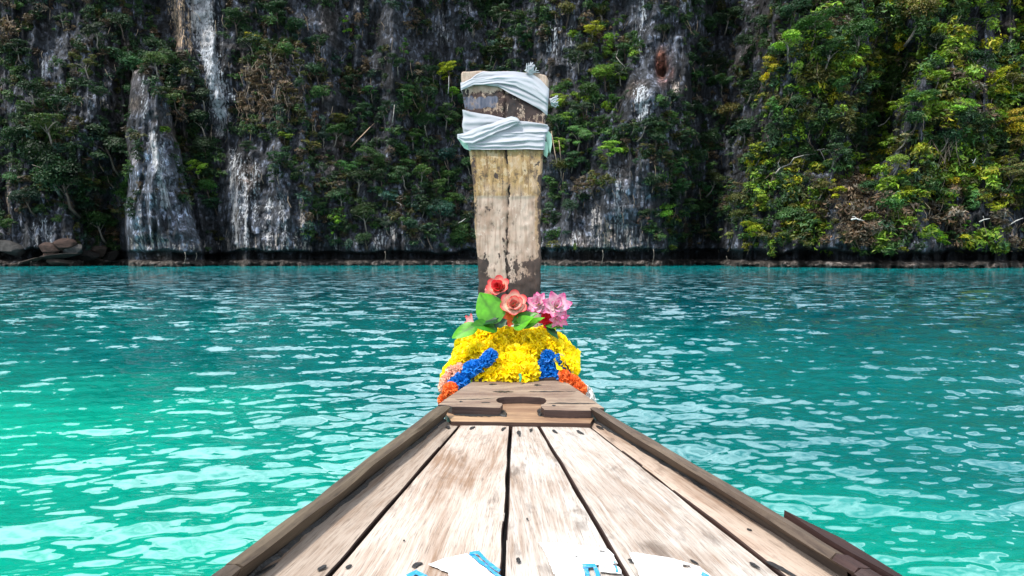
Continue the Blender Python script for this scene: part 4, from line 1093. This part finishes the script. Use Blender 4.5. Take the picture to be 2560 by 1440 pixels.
# hull strakes, each side, from the gunwale to the keel and forward to the stem
nst = 6; yh = np.concatenate([np.linspace(Y_NEAR, YG0, 16), np.linspace(YG0 + .06, 3.0, 10)])
for sgn in (-1, 1):
    def hx(y):
        g = LO(y) if sgn < 0 else RO(y)
        end = .11 * sgn
        if y > YG0:
            t = (y - YG0) / (3.0 - YG0); g0 = LO(YG0) if sgn < 0 else RO(YG0)
            return g0 + (end - g0) * t
        return g
    def pt_(y, k):
        t = k / nst; keel = -.3 + .95 * sstep(1.6, 3.05, y) ** 1.5
        x = hx(y) * (1 - t ** 2.2) * .995 + .045 * sgn * t; z = (ZD - .033) + (keel - ZD + .033) * (t ** .85)
        return Vector((x - .004 * sgn, y, z))
    for k in range(nst):
        V = []; UV = []
        for y in yh:
            a, b = pt_(y, k), pt_(y, k + 1); b = a.lerp(b, .985)
            for q in (a, a.lerp(b, .5), b): V.append(q); UV.append((q.z, y))
            for q in (b, a): V.append(q - Vector((.022 * sgn, 0, 0))); UV.append((q.z, y))
        Fc = []
        for j in range(len(yh) - 1):
            for i in range(5):
                a, b = j * 5 + i, j * 5 + (i + 1) % 5; Fc.append((a, b, b + 5, a + 5) if sgn < 0 else (a + 5, b + 5, b, a))
        Fc += [tuple(range(5)), tuple(range((len(yh) - 1) * 5, len(yh) * 5))]
        wmesh('hull_plank', V, Fc, hull_wood, boat, uv=UV, color=(1, 1, 1) if k else (.7, .6, .6))

# ================================================================== CLOTHS ROUND THE POST
def cloth_mat(name, c, c2):
    m = NT(name)
    uv = m.n("UVMap", uv_map="UVMap").outputs[0]
    nz = m.noise(m.mapv(uv, (8, 60, 1)), 1.0, 4); wv = m.noise(m.mapv(uv, (300, 300, 1)), 1.0, 1); bl = m.noise(m.mapv(uv, (9, 9, 1)), 1.0, 3)
    k = m.mix(m.ramp(bl.outputs[0], [(.38, 0), (.62, 1)]), c, c2)
    k = m.mix(1.0, k, m.n("ObjectInfo").outputs['Color'], 'MULTIPLY')
    nm = m.bump(m.math('ADD', nz.outputs[0], m.math('MULTIPLY', wv.outputs[0], .3)), .14, .006)
    p = m.bsdf(k, .8, .2, nm); tr = m.n("BsdfTranslucent", {'Color': k}).outputs[0]; mx = m.n("MixShader", {0: .22})
    m.t.links.new(p, mx.inputs[1]); m.t.links.new(tr, mx.inputs[2])
    return m.done(mx.outputs[0])
white_cloth = cloth_mat("white_cloth", (.355, .36, .40), (.375, .375, .43))
mint_cloth = cloth_mat("mint_cloth", (.27, .47, .37), (.34, .53, .43))
pink_cloth = cloth_mat("pink_cloth", (.58, .16, .15), (.62, .24, .23))

def band(name, top, bot, parent, mat, folds, amp=.010, lift=.006, xl=None, xr=None, nu=72, nv=26, back=True, seed=0, tint=(1, 1, 1)):
    """a strip of cloth: follows the post's face between two edge curves, then goes round its sides and back.
    folds: list of (v at left, v at right, width, height)"""
    V = []; UV = []; 
    us = np.linspace(0, 1, nu)
    def fp(u, v):
        pxm = None
        yt, yb = interp(u, top), interp(u, bot)
        py = yt + (yb - yt) * v
        a, b = post_lr(py); a = a - 2.5 if xl is None else interp(v, xl); b = b + 2.5 if xr is None else interp(v, xr)
        h = lift
        for (v0, v1, w, hh) in folds:
            vc = v0 + (v1 - v0) * u + .03 * vn(u * 5, v0 * 40 + seed, 860)
            dv = (v - vc) / w
            h += .7 * hh * (math.exp(-abs(dv * .8) ** 1.6) if dv < 0 else math.exp(-(dv * 1.8) ** 2)) * (.65 + .7 * abs(vn(u * 2.3 + v0 * 9, seed, 866)))
        h += amp * .30 * vn(u * 5 + v * 3, v * 5 - u * 2, 861 + seed) + amp * .12 * vn(u * 14 + v * 5, v * 11, 862 + seed)
        e = min(u, 1 - u) * 26
        px = a + (b - a) * u; wv_ = 1.2 * vn(u * 9, seed + v * .5, 863)
        return at_d(px, py + wv_, post_d(py) - h * min(1, .35 + e))
    for i, u in enumerate(us):
        for j in range(nv):
            V.append(fp(u, j / (nv - 1))); UV.append((u * .3, j / (nv - 1) * .1))
    if back:
        nb_ = 5
        R0 = [V[(nu - 1) * nv + j] for j in range(nv)]; L0 = [V[j] for j in range(nv)]
        ring = []
        for s in np.linspace(.2, 1, nb_): ring.append([p + Vector((-.004 * s, (T_ + .022) * s, .004 * vn(j * .7, s * 5, 864))) for j, p in enumerate(R0)])
        RB, LB = ring[-1], [p + Vector((.004, T_ + .022, 0)) for p in L0]
        for s in np.linspace(.12, 1, 9): ring.append([a.lerp(b, s) for a, b in zip(RB, LB)])
        for s in np.linspace(.2, 1, nb_): ring.append([a.lerp(b, s) for a, b in zip(LB, L0)])
        for k, r_ in enumerate(ring):
            for j, p in enumerate(r_): V.append(p); UV.append((.3 + k * .02, j / (nv - 1) * .1))
    o = wmesh(name, V, grid_faces(len(V) // nv, nv), mat, parent, uv=UV, sm=True, color=tint)
    return o

def fray(name, pts, parent, n, L, spread, seed):
    """bundle of loose threads at a torn cloth end"""
    r = np.random.default_rng(seed); V = []; Fc = []
    p0 = at_d(pts[0][0], pts[0][1], post_d(pts[0][1]) - .014); p1 = at_d(pts[1][0], pts[1][1], post_d(pts[1][1]) - .014)
    d = (p1 - p0)
    for i in range(n):
        side = d.cross(Vector((0, 1, 0))).normalized()
        a = p0 + side * spread * .35 * r.normal() * .5
        b = p0 + d * (.6 + .5 * r.random()) * L + side * spread * r.normal() * .5 + Vector((0, .012 * r.normal(), 0))
        mid = a.lerp(b, .55) + side * .006 * r.normal()
        w = .0035
        o_ = len(V)
        for q, ww in ((a, w * 1.6), (mid, w), (b, w * .5)):
            V += [q - side * ww, q + side * ww, q + Vector((0, -ww, 0))]
        for s in range(2):
            for k in range(3):
                x, y = o_ + s * 3 + k, o_ + s * 3 + (k + 1) % 3; Fc.append((x, y, y + 3, x + 3))
    return wmesh(name, V, Fc, white_cloth, parent, uv=[(0, 0)] * len(V), color=(1.1, 1.12, 1.1))

uc = thing('cloth_wrap', 'upper white cloth with frayed ends slung diagonally round the top of the prow post', 'cloth', at_d(1262, 225, post_d(225)), 'white cloths tied round the prow post')
band('cloth_band', [(0, 207), (.08, 203), (.18, 186), (.26, 178), (.6, 178), (.8, 184), (.9, 200), (1, 222)], [(0, 226), (.05, 219), (.12, 213), (.28, 212), (.42, 216), (.55, 232), (.75, 255), (.92, 276), (1, 288)], uc, white_cloth,
     [(.15, .45, .20, .010), (.65, .42, .14, .011), (.95, .70, .12, .014), (1.15, .92, .08, .009)], seed=1)
band('cloth_band', [(0, 208), (.15, 196), (.4, 188), (.62, 186), (.8, 196), (1, 236)], [(0, 226), (.15, 212), (.42, 207), (.62, 214), (.8, 236), (1, 262)], uc, white_cloth,
     [(.3, .25, .2, .007), (.7, .5, .16, .008), (1.0, .9, .14, .008)], lift=.016, back=False, seed=2, nv=16, tint=(1.04, 1.05, 1.05))
fray('frayed_end', [(1318, 182), (1332, 165)], uc, 26, 1.2, .034, 3)
fray('frayed_end', [(1376, 256), (1394, 251)], uc, 22, 1.1, .032, 4)
lc = thing('cloth_wrap', 'lower white cloth wound several times round the prow post with a hanging mint tail', 'cloth', at_d(1262, 335, post_d(335)), 'white cloths tied round the prow post')
band('cloth_band', [(0, 275), (.1, 279), (.3, 286), (.5, 295), (.65, 302), (.85, 307), (1, 311)], [(0, 352), (.3, 350), (.7, 345), (1, 342)], lc, white_cloth,
     [(.10, .05, .12, .006), (.42, .12, .12, .012), (.62, .70, .10, .010), (.9, .62, .10, .012)], seed=3, xl=[(0, 1156), (.25, 1158), (.5, 1155), (1, 1162)], xr=[(0, 1368), (.3, 1373), (.6, 1370), (1, 1362)])
band('cloth_band', [(0, 340), (.3, 334), (.6, 328), (1, 331)], [(0, 375), (.3, 374), (.6, 373), (1, 374)], lc, white_cloth,
     [(.10, .24, .12, .008), (.62, .44, .12, .014), (.80, .84, .07, .012), (1.0, 1.0, .06, .008)], lift=.013, seed=4, tint=(1.03, 1.03, 1.03))
band('cloth_band', [(0, 336), (.1, 333), (.35, 318), (.6, 305), (.85, 291), (.95, 294), (1, 304)], [(0, 345), (.12, 357), (.24, 361), (.4, 349), (.6, 332), (.8, 321), (.93, 312), (1, 307)], lc, white_cloth,
     [(.3, .3, .16, .010), (.6, .55, .14, .012), (.95, .9, .16, .010)], lift=.026, back=False, seed=5, xl=[(0, 1143), (1, 1143)], xr=[(0, 1302), (1, 1302)], nv=18, tint=(1.02, 1.04, 1.02))
band('cloth_fold', [(0, 344), (.5, 352), (1, 358)], [(0, 347), (.5, 370), (1, 378)], lc, mint_cloth, [(.5, .5, .3, .006)], lift=.002, back=False, seed=6, xl=[(0, 1144), (1, 1144)], xr=[(0, 1176), (1, 1176)], nu=20, nv=10, tint=(1.25, 1.1, 1.2))
for pts in ([(1366, 322), (1379, 336), (1380, 360), (1375, 384), (1368, 362), (1365, 340)], [(1361, 352), (1369, 356), (1371, 380), (1367, 394), (1359, 388), (1359, 368)]):
    n = len(pts); V = [at_d(x, y, post_d(y) + .02 + .008 * math.sin(i * 2.1)) for i, (x, y) in enumerate(pts)]; V.append(sum(V, Vector()) / n + Vector((0, -.010, 0)))
    wmesh('cloth_tail', V, [(i, (i + 1) % n, n) for i in range(n)], mint_cloth, lc, uv=[(p.x, p.z) for p in V], sm=True, color=(1.15, 1.05, 1.1))
def ribbon(name, label, top, bot, mat, lift, folds, seed, xl, xr):
    o = band(name, top, bot, None, mat, folds, lift=lift, back=True, seed=seed, nv=14, xl=xl, xr=xr, nu=40)
    return tag(o, label, 'ribbon')
ribbon('ribbon', 'pink cloth ribbon tied round the post just above the yellow garlands', [(0, 838), (.5, 823), (1, 836)], [(0, 856), (.5, 842), (1, 852)], pink_cloth, .05, [(.35, .3, .2, .008), (.8, .7, .16, .008)], 7, [(0, 1192), (1, 1190)], [(0, 1368), (1, 1370)])
ribbon('ribbon', 'pale mint-green ribbon tied round the post under the leaves', [(0, 812), (.2, 812), (.55, 814), (.8, 817), (1, 826)], [(0, 836), (.2, 828), (.5, 825), (.8, 829), (1, 840)], mint_cloth, .062, [(.5, .5, .3, .010)], 8, [(0, 1190), (1, 1190)], [(0, 1372), (1, 1372)])

# ================================================================== GARLANDS AND FLOWERS
def petal_mat(name):
    m = NT(name)
    c = m.mix(1.0, m.attr("Col").outputs['Color'], m.n("ObjectInfo").outputs['Color'], 'MULTIPLY')
    nz = m.noise(m.n("TexCoord").outputs['Object'], 60, 2)
    p = m.bsdf(c, .5, .35, m.bump(nz.outputs[0], .15, .003)); tr = m.n("BsdfTranslucent", {'Color': c}).outputs[0]; mx = m.n("MixShader", {0: .3})
    m.t.links.new(p, mx.inputs[1]); m.t.links.new(tr, mx.inputs[2])
    return m.done(mx.outputs[0])
petal_m = petal_mat("petal_cloth")
def blossom_mesh(seed):
    """ruffled pompom: three dozen crimped petals on half a ball, opening towards +Z"""
    r = np.random.default_rng(seed); V = []; Fc = []; Cc = []
    for ring_, (n, el, L, W) in enumerate(((7, .0, 1.0, .85), (7, .5, .98, .82), (5, .95, .92, .74), (3, 1.35, .82, .6))):
        for k in range(n):
            a = 2 * math.pi * (k + .5 * (ring_ % 2)) / n + r.normal() * .12; e = el + r.normal() * .12
            d = Vector((math.cos(a) * math.cos(e), math.sin(a) * math.cos(e), math.sin(e))); s = Vector((-math.sin(a), math.cos(a), 0)); up = d.cross(s) * -1
            tw = r.normal() * .3; s = (s * math.cos(tw) + up * math.sin(tw)).normalized(); o_ = len(V); tone = 1 + .16 * r.normal(); ph = r.random() * 6
            for i, t in enumerate((.15, .6, .88, 1.0)):
                for j in range(5):
                    v = (j - 2) / 2
                    w = W * (.18, .62, .95, 1.0)[i] * .5
                    q = d * L * (t - .10 * abs(v) ** 2 * t) * .5 + s * v * w * .62 + up * (.10 * t * math.sin(v * 5.2 + ph) * (i > 1) + .10 * t * t)
                    q += Vector(r.normal(size=3)) * .02 * (i > 1)
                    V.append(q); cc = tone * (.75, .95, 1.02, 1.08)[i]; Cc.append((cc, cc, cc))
            for i in range(3):
                for j in range(4):
                    p = o_ + i * 5 + j; Fc.append((p, p + 1, p + 6, p + 5))
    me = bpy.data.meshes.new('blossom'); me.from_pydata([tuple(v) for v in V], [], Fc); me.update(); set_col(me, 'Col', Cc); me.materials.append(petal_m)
    return me
BLOS = [blossom_mesh(i) for i in range(5)]
YEL, BLU, ORA, PEA, WHI = (.88, .68, .004), (.004, .16, .55), (.74, .15, .03), (.74, .40, .29), (.68, .64, .62)
HUB = at_d(1276, 960, 3.02)
gr_ = np.random.default_rng(77)
def garland(label, cat, beads, size=.090, grp='flower garlands on the bow'):
    """beads: (px, py, d, colour, name)"""
    P = [at_d((1276 + (x - 1276) * .95 if n == 'yellow_blossom' else x) + 3.0 * gr_.normal(), y + (9 if n == 'blue_blossom' else 0) + 3.0 * gr_.normal(), d + .008 * gr_.normal()) for x, y, d, c, n in beads]
    o = thing('flower_garland', label, cat, sum(P, Vector()) / len(P), grp)
    org = Vector(o.location)
    pts = P if len(P) > 1 else P
    hub = HUB.copy(); 
    for i, (p, b) in enumerate(zip(P, beads)):
        q = link(b[4], BLOS[int(gr_.integers(5))], None, o, p - org)
        h = Vector((hub.x + (p.x - hub.x) * .2, hub.y, hub.z)); out = (p - h).normalized() + Vector((0, -.35, .25)) + Vector(gr_.normal(size=3)) * .22
        q.rotation_euler = (out.to_track_quat('Z', 'Y') @ Vector((0, 0, 1)).rotation_difference(Vector((0, 0, 1)))).to_euler()
        q.rotation_euler.rotate_axis('Z', gr_.random() * 6.28)
        s = size * (.72 if b[4] in ('blue_blossom', 'orange_blossom', 'peach_blossom') else 1) * (.85 + .3 * gr_.random()); q.scale = (s, s, s)
        k = 1 + .07 * gr_.normal(); q.color = (b[3][0] * k, b[3][1] * k, b[3][2] * k, 1)
    V, Fc = tube([p + (HUB - p).normalized() * .008 for p in pts], [.004] * len(pts), 5)
    wmesh('cord', V, Fc, mint_cloth, o, uv=[(0, 0)] * len(V))
    return o
def bd(seq, d, c, n): return [(x, y, d + .0 * x, c, n) for x, y in seq]
Yn, Bn, On, Pn = 'yellow_blossom', 'blue_blossom', 'orange_blossom', 'peach_blossom'
behind = lambda y, n=5: [(1400 - 60 * k, y, 3.22 + .03 * math.sin(k), YEL, Yn) for k in range(n)]
garland('lowest garland along the cap edge, yellow middle with blue and orange right end', 'garland',
        bd([(1190, 934), (1208, 930), (1228, 934), (1250, 930), (1272, 933), (1294, 930), (1316, 934), (1334, 930)], 2.765, YEL, Yn) + bd([(1354, 924), (1374, 930), (1396, 928), (1412, 918)], 2.77, BLU, Bn)
        + bd([(1414, 938), (1426, 950), (1436, 962), (1446, 974), (1450, 990)], 2.73, ORA, On) + bd([(1456, 986), (1456, 1004)], 2.75, WHI, 'white_blossom'))
garland('second garland, yellow with blue then orange left end hanging over the bow side', 'garland',
        bd([(1113, 998), (1119, 984), (1126, 974)], 2.70, ORA, On) + bd([(1128, 964), (1138, 952), (1152, 940), (1166, 926), (1180, 914), (1196, 903), (1214, 894), (1226, 890)], 2.74, BLU, Bn)
        + bd([(1212, 912), (1240, 908), (1262, 912), (1286, 906), (1310, 911), (1330, 906)], 2.785, YEL, Yn) + bd([(1360, 902), (1378, 894), (1388, 908), (1400, 900), (1366, 884)], 2.79, BLU, Bn) + bd([(1420, 912), (1430, 924)], 2.79, YEL, Yn))
garland('third garland, yellow with peach left end', 'garland',
        bd([(1113, 968), (1122, 950), (1134, 934), (1143, 922)], 2.78, PEA, Pn) + bd([(1152, 906), (1168, 892), (1188, 880), (1210, 873), (1232, 882), (1254, 888), (1278, 884), (1300, 888), (1322, 884), (1344, 872), (1366, 866), (1388, 874), (1408, 884), (1424, 896), (1432, 908), (1436, 924)], 2.83, YEL, Yn))
garland('fourth garland, all yellow, arching over the third', 'garland',
        bd([(1114, 950), (1124, 928), (1134, 910), (1148, 892), (1162, 878), (1178, 866), (1198, 858), (1220, 864), (1242, 862), (1264, 866), (1288, 862), (1310, 866), (1332, 858), (1354, 852), (1376, 854), (1396, 862), (1412, 874), (1426, 890)], 2.87, YEL, Yn) + behind(890))
garland('topmost yellow garland directly under the pink ribbon', 'garland',
        bd([(1166, 862), (1180, 852), (1198, 846), (1218, 842), (1240, 845), (1262, 841), (1284, 844), (1306, 841), (1328, 844), (1350, 840), (1372, 844), (1392, 852), (1406, 862)], 2.90, YEL, Yn) + behind(865))

def petal(L, W, tip, curl, cup, c0, c1, c2, nu=6, nv=5, wave=0.0, ph=0):
    """petal along +Y from the origin, face +Z; colours base, middle, tip"""
    V = []; Cc = []
    for i in range(nu):
        t = i / (nu - 1); w = W * math.sin(math.pi * (.07 + .93 * t ** .85) ** 1.0) ** .75 if not tip else W * (math.sin(math.pi * min(1, .06 + .94 * t)) ** .8) * (1 - .25 * t)
        if i == nu - 1: w = W * (.10 if tip else .42)
        for j in range(nv):
            v = (j - (nv - 1) / 2) / ((nv - 1) / 2)
            V.append(Vector((v * w / 2, L * (t - (0 if tip else .10 * v * v * t)), curl * L * t * t + cup * W * v * v * math.sin(math.pi * min(t + .1, 1)) + wave * math.sin(v * 4 + ph) * t)))
            a = np.array(c0); b = np.array(c1); c = np.array(c2)
            q = a + (b - a) * min(1, t / .5); q = q + (c - b) * max(0, (t - .5) / .5) ** 1.15 if t > .5 else q
            q = q + (c - q) * (.30 * abs(v) ** 2 * t)
            Cc.append(tuple(q))
    return V, grid_faces(nu, nv), Cc

def flower(name, label, px, py, d, axis, rings, size, center=None, grp='cloth flowers tucked in front of the post'):
    base_ = at_d(px, py, d); o = thing(name, label, 'flower', base_, grp)
    o.rotation_mode = 'QUATERNION'; q0 = Vector(axis).normalized().to_track_quat('Z', 'Y'); o.rotation_quaternion = q0
    r = np.random.default_rng(int(px))
    for n, el, L, W, tip, curl, cup, c0, c1, c2 in rings:
        for k in range(n):
            V, Fc, Cc = petal(L * size, W * size, tip, curl + .06 * r.normal(), cup, c0, c1, c2, wave=.03 * size, ph=r.random() * 6)
            a = 2 * math.pi * k / n + el * 3 + r.normal() * .12; e = el + r.normal() * .1
            M = Matrix.Rotation(a, 4, 'Z') @ Matrix.Rotation(e, 4, 'X')
            me = bpy.data.meshes.new('petal'); me.from_pydata([tuple(M @ v) for v in V], [], [f[::-1] for f in Fc]); me.update(); set_col(me, 'Col', Cc); smooth(me)
            link('petal', me, petal_m, o)
    if center:
        bm = bmesh.new(); bmesh.ops.create_icosphere(bm, subdivisions=2, radius=.13 * size)
        for v in bm.verts: v.co = v.co * (1 + .15 * random.random()) + Vector((0, 0, .06 * size))
        me = bpy.data.meshes.new('flower_centre'); bm.to_mesh(me); bm.free(); set_col(me, 'Col', [center] * len(me.vertices)); link('flower_centre', me, petal_m, o)
    return o
CRM, RED, DRD, PNK, LPK, YW = (.74, .60, .26), (.70, .018, .035), (.42, .01, .015), (.70, .05, .27), (.72, .56, .62), (.70, .48, .03)
RING_R = [(6, .35, 1.0, 1.15, False, .30, .22, (.80, .70, .40), (.80, .50, .40), RED), (5, .85, .9, 1.05, False, .22, .24, (.78, .42, .26), (.74, .10, .09), RED), (4, 1.2, .68, .8, False, .15, .26, (.84, .25, .15), RED, DRD)]
flower('red_flower', 'topmost red and cream flower standing against the post', 1248, 723, 2.86, (-.15, -.75, .5), RING_R, .058, YW)
flower('red_flower', 'small pale red flower just under the topmost flower', 1228, 738, 2.87, (-.5, -.8, .2), [(5, .2, 1, .85, False, .15, .15, CRM, (.86, .5, .45), (.84, .2, .22)), (4, .8, .8, .7, False, .1, .15, CRM, (.86, .5, .45), (.84, .2, .22))], .042, YW)
flower('red_flower', 'red and cream flower in the middle between big leaf and pink flowers', 1284, 764, 2.83, (.05, -.8, .35), [(6, .35, 1.0, 1.15, False, .30, .22, (.80, .72, .45), (.82, .68, .56), RED), (5, .85, .9, 1.05, False, .22, .24, (.80, .70, .40), (.80, .54, .44), RED), (4, 1.2, .68, .8, False, .15, .26, (.8, .7, .4), (.8, .5, .4), RED)], .066, YW)
flower('red_flower', 'orange-red flower low in the middle, half hidden by leaves', 1282, 790, 2.83, (.0, -.9, .1), [(6, .3, 1, .8, False, .15, .15, YW, (.86, .22, .05), RED), (4, .9, .7, .6, False, .1, .15, YW, (.86, .22, .05), RED)], .05, YW)
RING_L = [(7, .10, 1.0, .80, True, .22, .22, (.86, .80, .66), LPK, PNK), (6, .5, .98, .78, True, .12, .24, (.86, .82, .70), LPK, PNK), (4, .95, .85, .70, True, .05, .24, (.86, .78, .66), LPK, PNK), (3, 1.3, .7, .5, True, 0, .24, (.86, .7, .66), LPK, PNK)]
flower('lotus_flower', 'large pink and white lotus at the right end of the bouquet', 1390, 768, 2.82, (.12, -.85, .3), RING_L, .068, YW)
flower('lotus_flower', 'smaller pink and white lotus between the red flower and large lotus', 1347, 762, 2.84, (-.3, -.8, .35), RING_L, .054, YW)
flower('lotus_flower', 'pink lotus hanging beneath the large lotus', 1396, 796, 2.81, (.25, -.9, -.25), [(7, .2, 1, .62, True, .15, .22, (.86, .6, .5), (.86, .42, .55), PNK), (5, .7, .85, .55, True, .1, .22, (.86, .6, .5), (.86, .4, .5), PNK)], .048, YW)
flower('red_flower', 'crimson flower under the two pink lotuses', 1366, 799, 2.84, (.1, -.8, .2), [(6, .25, 1, .75, False, .12, .15, RED, RED, DRD), (4, .8, .7, .6, False, .1, .15, RED, RED, DRD)], .042)
flower('red_flower', 'pale pink flower peeking out behind the leaves at the far left', 1180, 806, 2.90, (-.8, -.6, .1), [(6, .25, 1, .75, False, .12, .15, LPK, (.86, .4, .42), RED)], .042)

m = NT("leaf_cloth")
c = m.attr("Col").outputs['Color']; nz = m.noise(m.n("TexCoord").outputs['Object'], 22, 3)
c = m.mix(1.0, c, m.ramp(nz.outputs[0], [(.3, .7), (.65, 1.2)]), 'MULTIPLY')
p = m.bsdf(c, .42, .4); tr = m.n("BsdfTranslucent", {'Color': c}).outputs[0]; mx = m.n("MixShader", {0: .22}); m.t.links.new(p, mx.inputs[1]); m.t.links.new(tr, mx.inputs[2])
leafc_mat = m.done(mx.outputs[0])
def leaf(o, tip_px, base_px, d_tip, d_base, W, face_n, c, fold=.25, droop=0.0, name='leaf'):
    A, B = at_d(base_px[0], base_px[1], d_base), at_d(tip_px[0], tip_px[1], d_tip)
    ax = (B - A); L = ax.length; ax.normalize(); n_ = Vector(face_n); n_ = (n_ - ax * n_.dot(ax)).normalized(); s = ax.cross(n_)
    V = []; Cc = []; nu, nv = 12, 9
    for i in range(nu):
        t = i / (nu - 1); w = W * L * (math.sin(math.pi * min(1, t ** .78 * .97 + .03)) ** .8) * (1 - .12 * t)
        if i == nu - 1: w = .004
        for j in range(nv):
            v = (j - 4) / 4
            V.append(A + ax * L * t + s * v * w / 2 + n_ * (fold * abs(v) * w / 2 - droop * L * t * t + .02 * L * math.sin(t * 7 + v * 2) * abs(v)))
            k = (.62 if abs(v) < .05 else 1.0) * (1 + .13 * math.sin(t * 26 - abs(v) * 8)) * (.75 + .5 * t); Cc.append((c[0] * k, c[1] * k, c[2] * k))
    return wmesh(name, V, grid_faces(nu, nv), leafc_mat, o, col={'Col': Cc}, sm=True)
LG, MG, DG = (.066, .27, .006), (.032, .165, .007), (.005, .045, .012)
ls = thing('leaf_spray', 'spray of broad glossy green cloth leaves at the left of the bouquet', 'leaves', at_d(1235, 812, 2.8), 'cloth leaves in the bouquet')
leaf(ls, (1199, 732), (1246, 806), 2.83, 2.79, .90, (.1, -1, .25), LG, .10)
leaf(ls, (1130, 845), (1192, 812), 2.76, 2.80, .62, (-.1, -.8, .6), LG, .12)
leaf(ls, (1178, 812), (1243, 818), 2.72, 2.80, .62, (0, -.75, .65), MG, .12)
leaf(ls, (1186, 813), (1242, 798), 2.77, 2.79, .55, (.05, -.5, .9), DG, .2)
leaf(ls, (1268, 800), (1236, 812), 2.80, 2.79, .8, (.2, -.9, .3), DG, .2)
rs_ = thing('leaf_spray', 'spray of narrower green cloth leaves under the pink lotuses', 'leaves', at_d(1330, 812, 2.8), 'cloth leaves in the bouquet')
leaf(rs_, (1345, 783), (1280, 806), 2.80, 2.80, .50, (.0, -.8, .6), MG, .2)
leaf(rs_, (1334, 793), (1284, 818), 2.75, 2.80, .60, (.1, -.8, .55), LG, .15)
leaf(rs_, (1362, 794), (1308, 820), 2.75, 2.80, .40, (-.1, -.7, .7), LG, .3)
leaf(rs_, (1352, 800), (1322, 823), 2.74, 2.80, .40, (.2, -.6, .7), MG, .3)
leaf(rs_, (1412, 822), (1362, 812), 2.78, 2.83, .34, (.0, -.6, .8), MG, .2)
leaf(rs_, (1396, 848), (1368, 815), 2.79, 2.82, .45, (.3, -.8, .3), DG, .2)
st = tag(wmesh('ribbon_end', *[(lambda t: t[0])(tube([at_d(1300, 936, 2.70), at_d(1302, 945, 2.68), at_d(1300, 955, 2.66)], [.006, .0055, .003], 7)), tube([at_d(1300, 936, 2.70), at_d(1302, 945, 2.68), at_d(1300, 955, 2.66)], [.006, .0055, .003], 7)[1]], mint_cloth, None, uv=[(0, 0)] * 21, color=(.15, .5, .35)), 'green garland tie end poking out under the lowest yellow blossoms', 'ribbon')
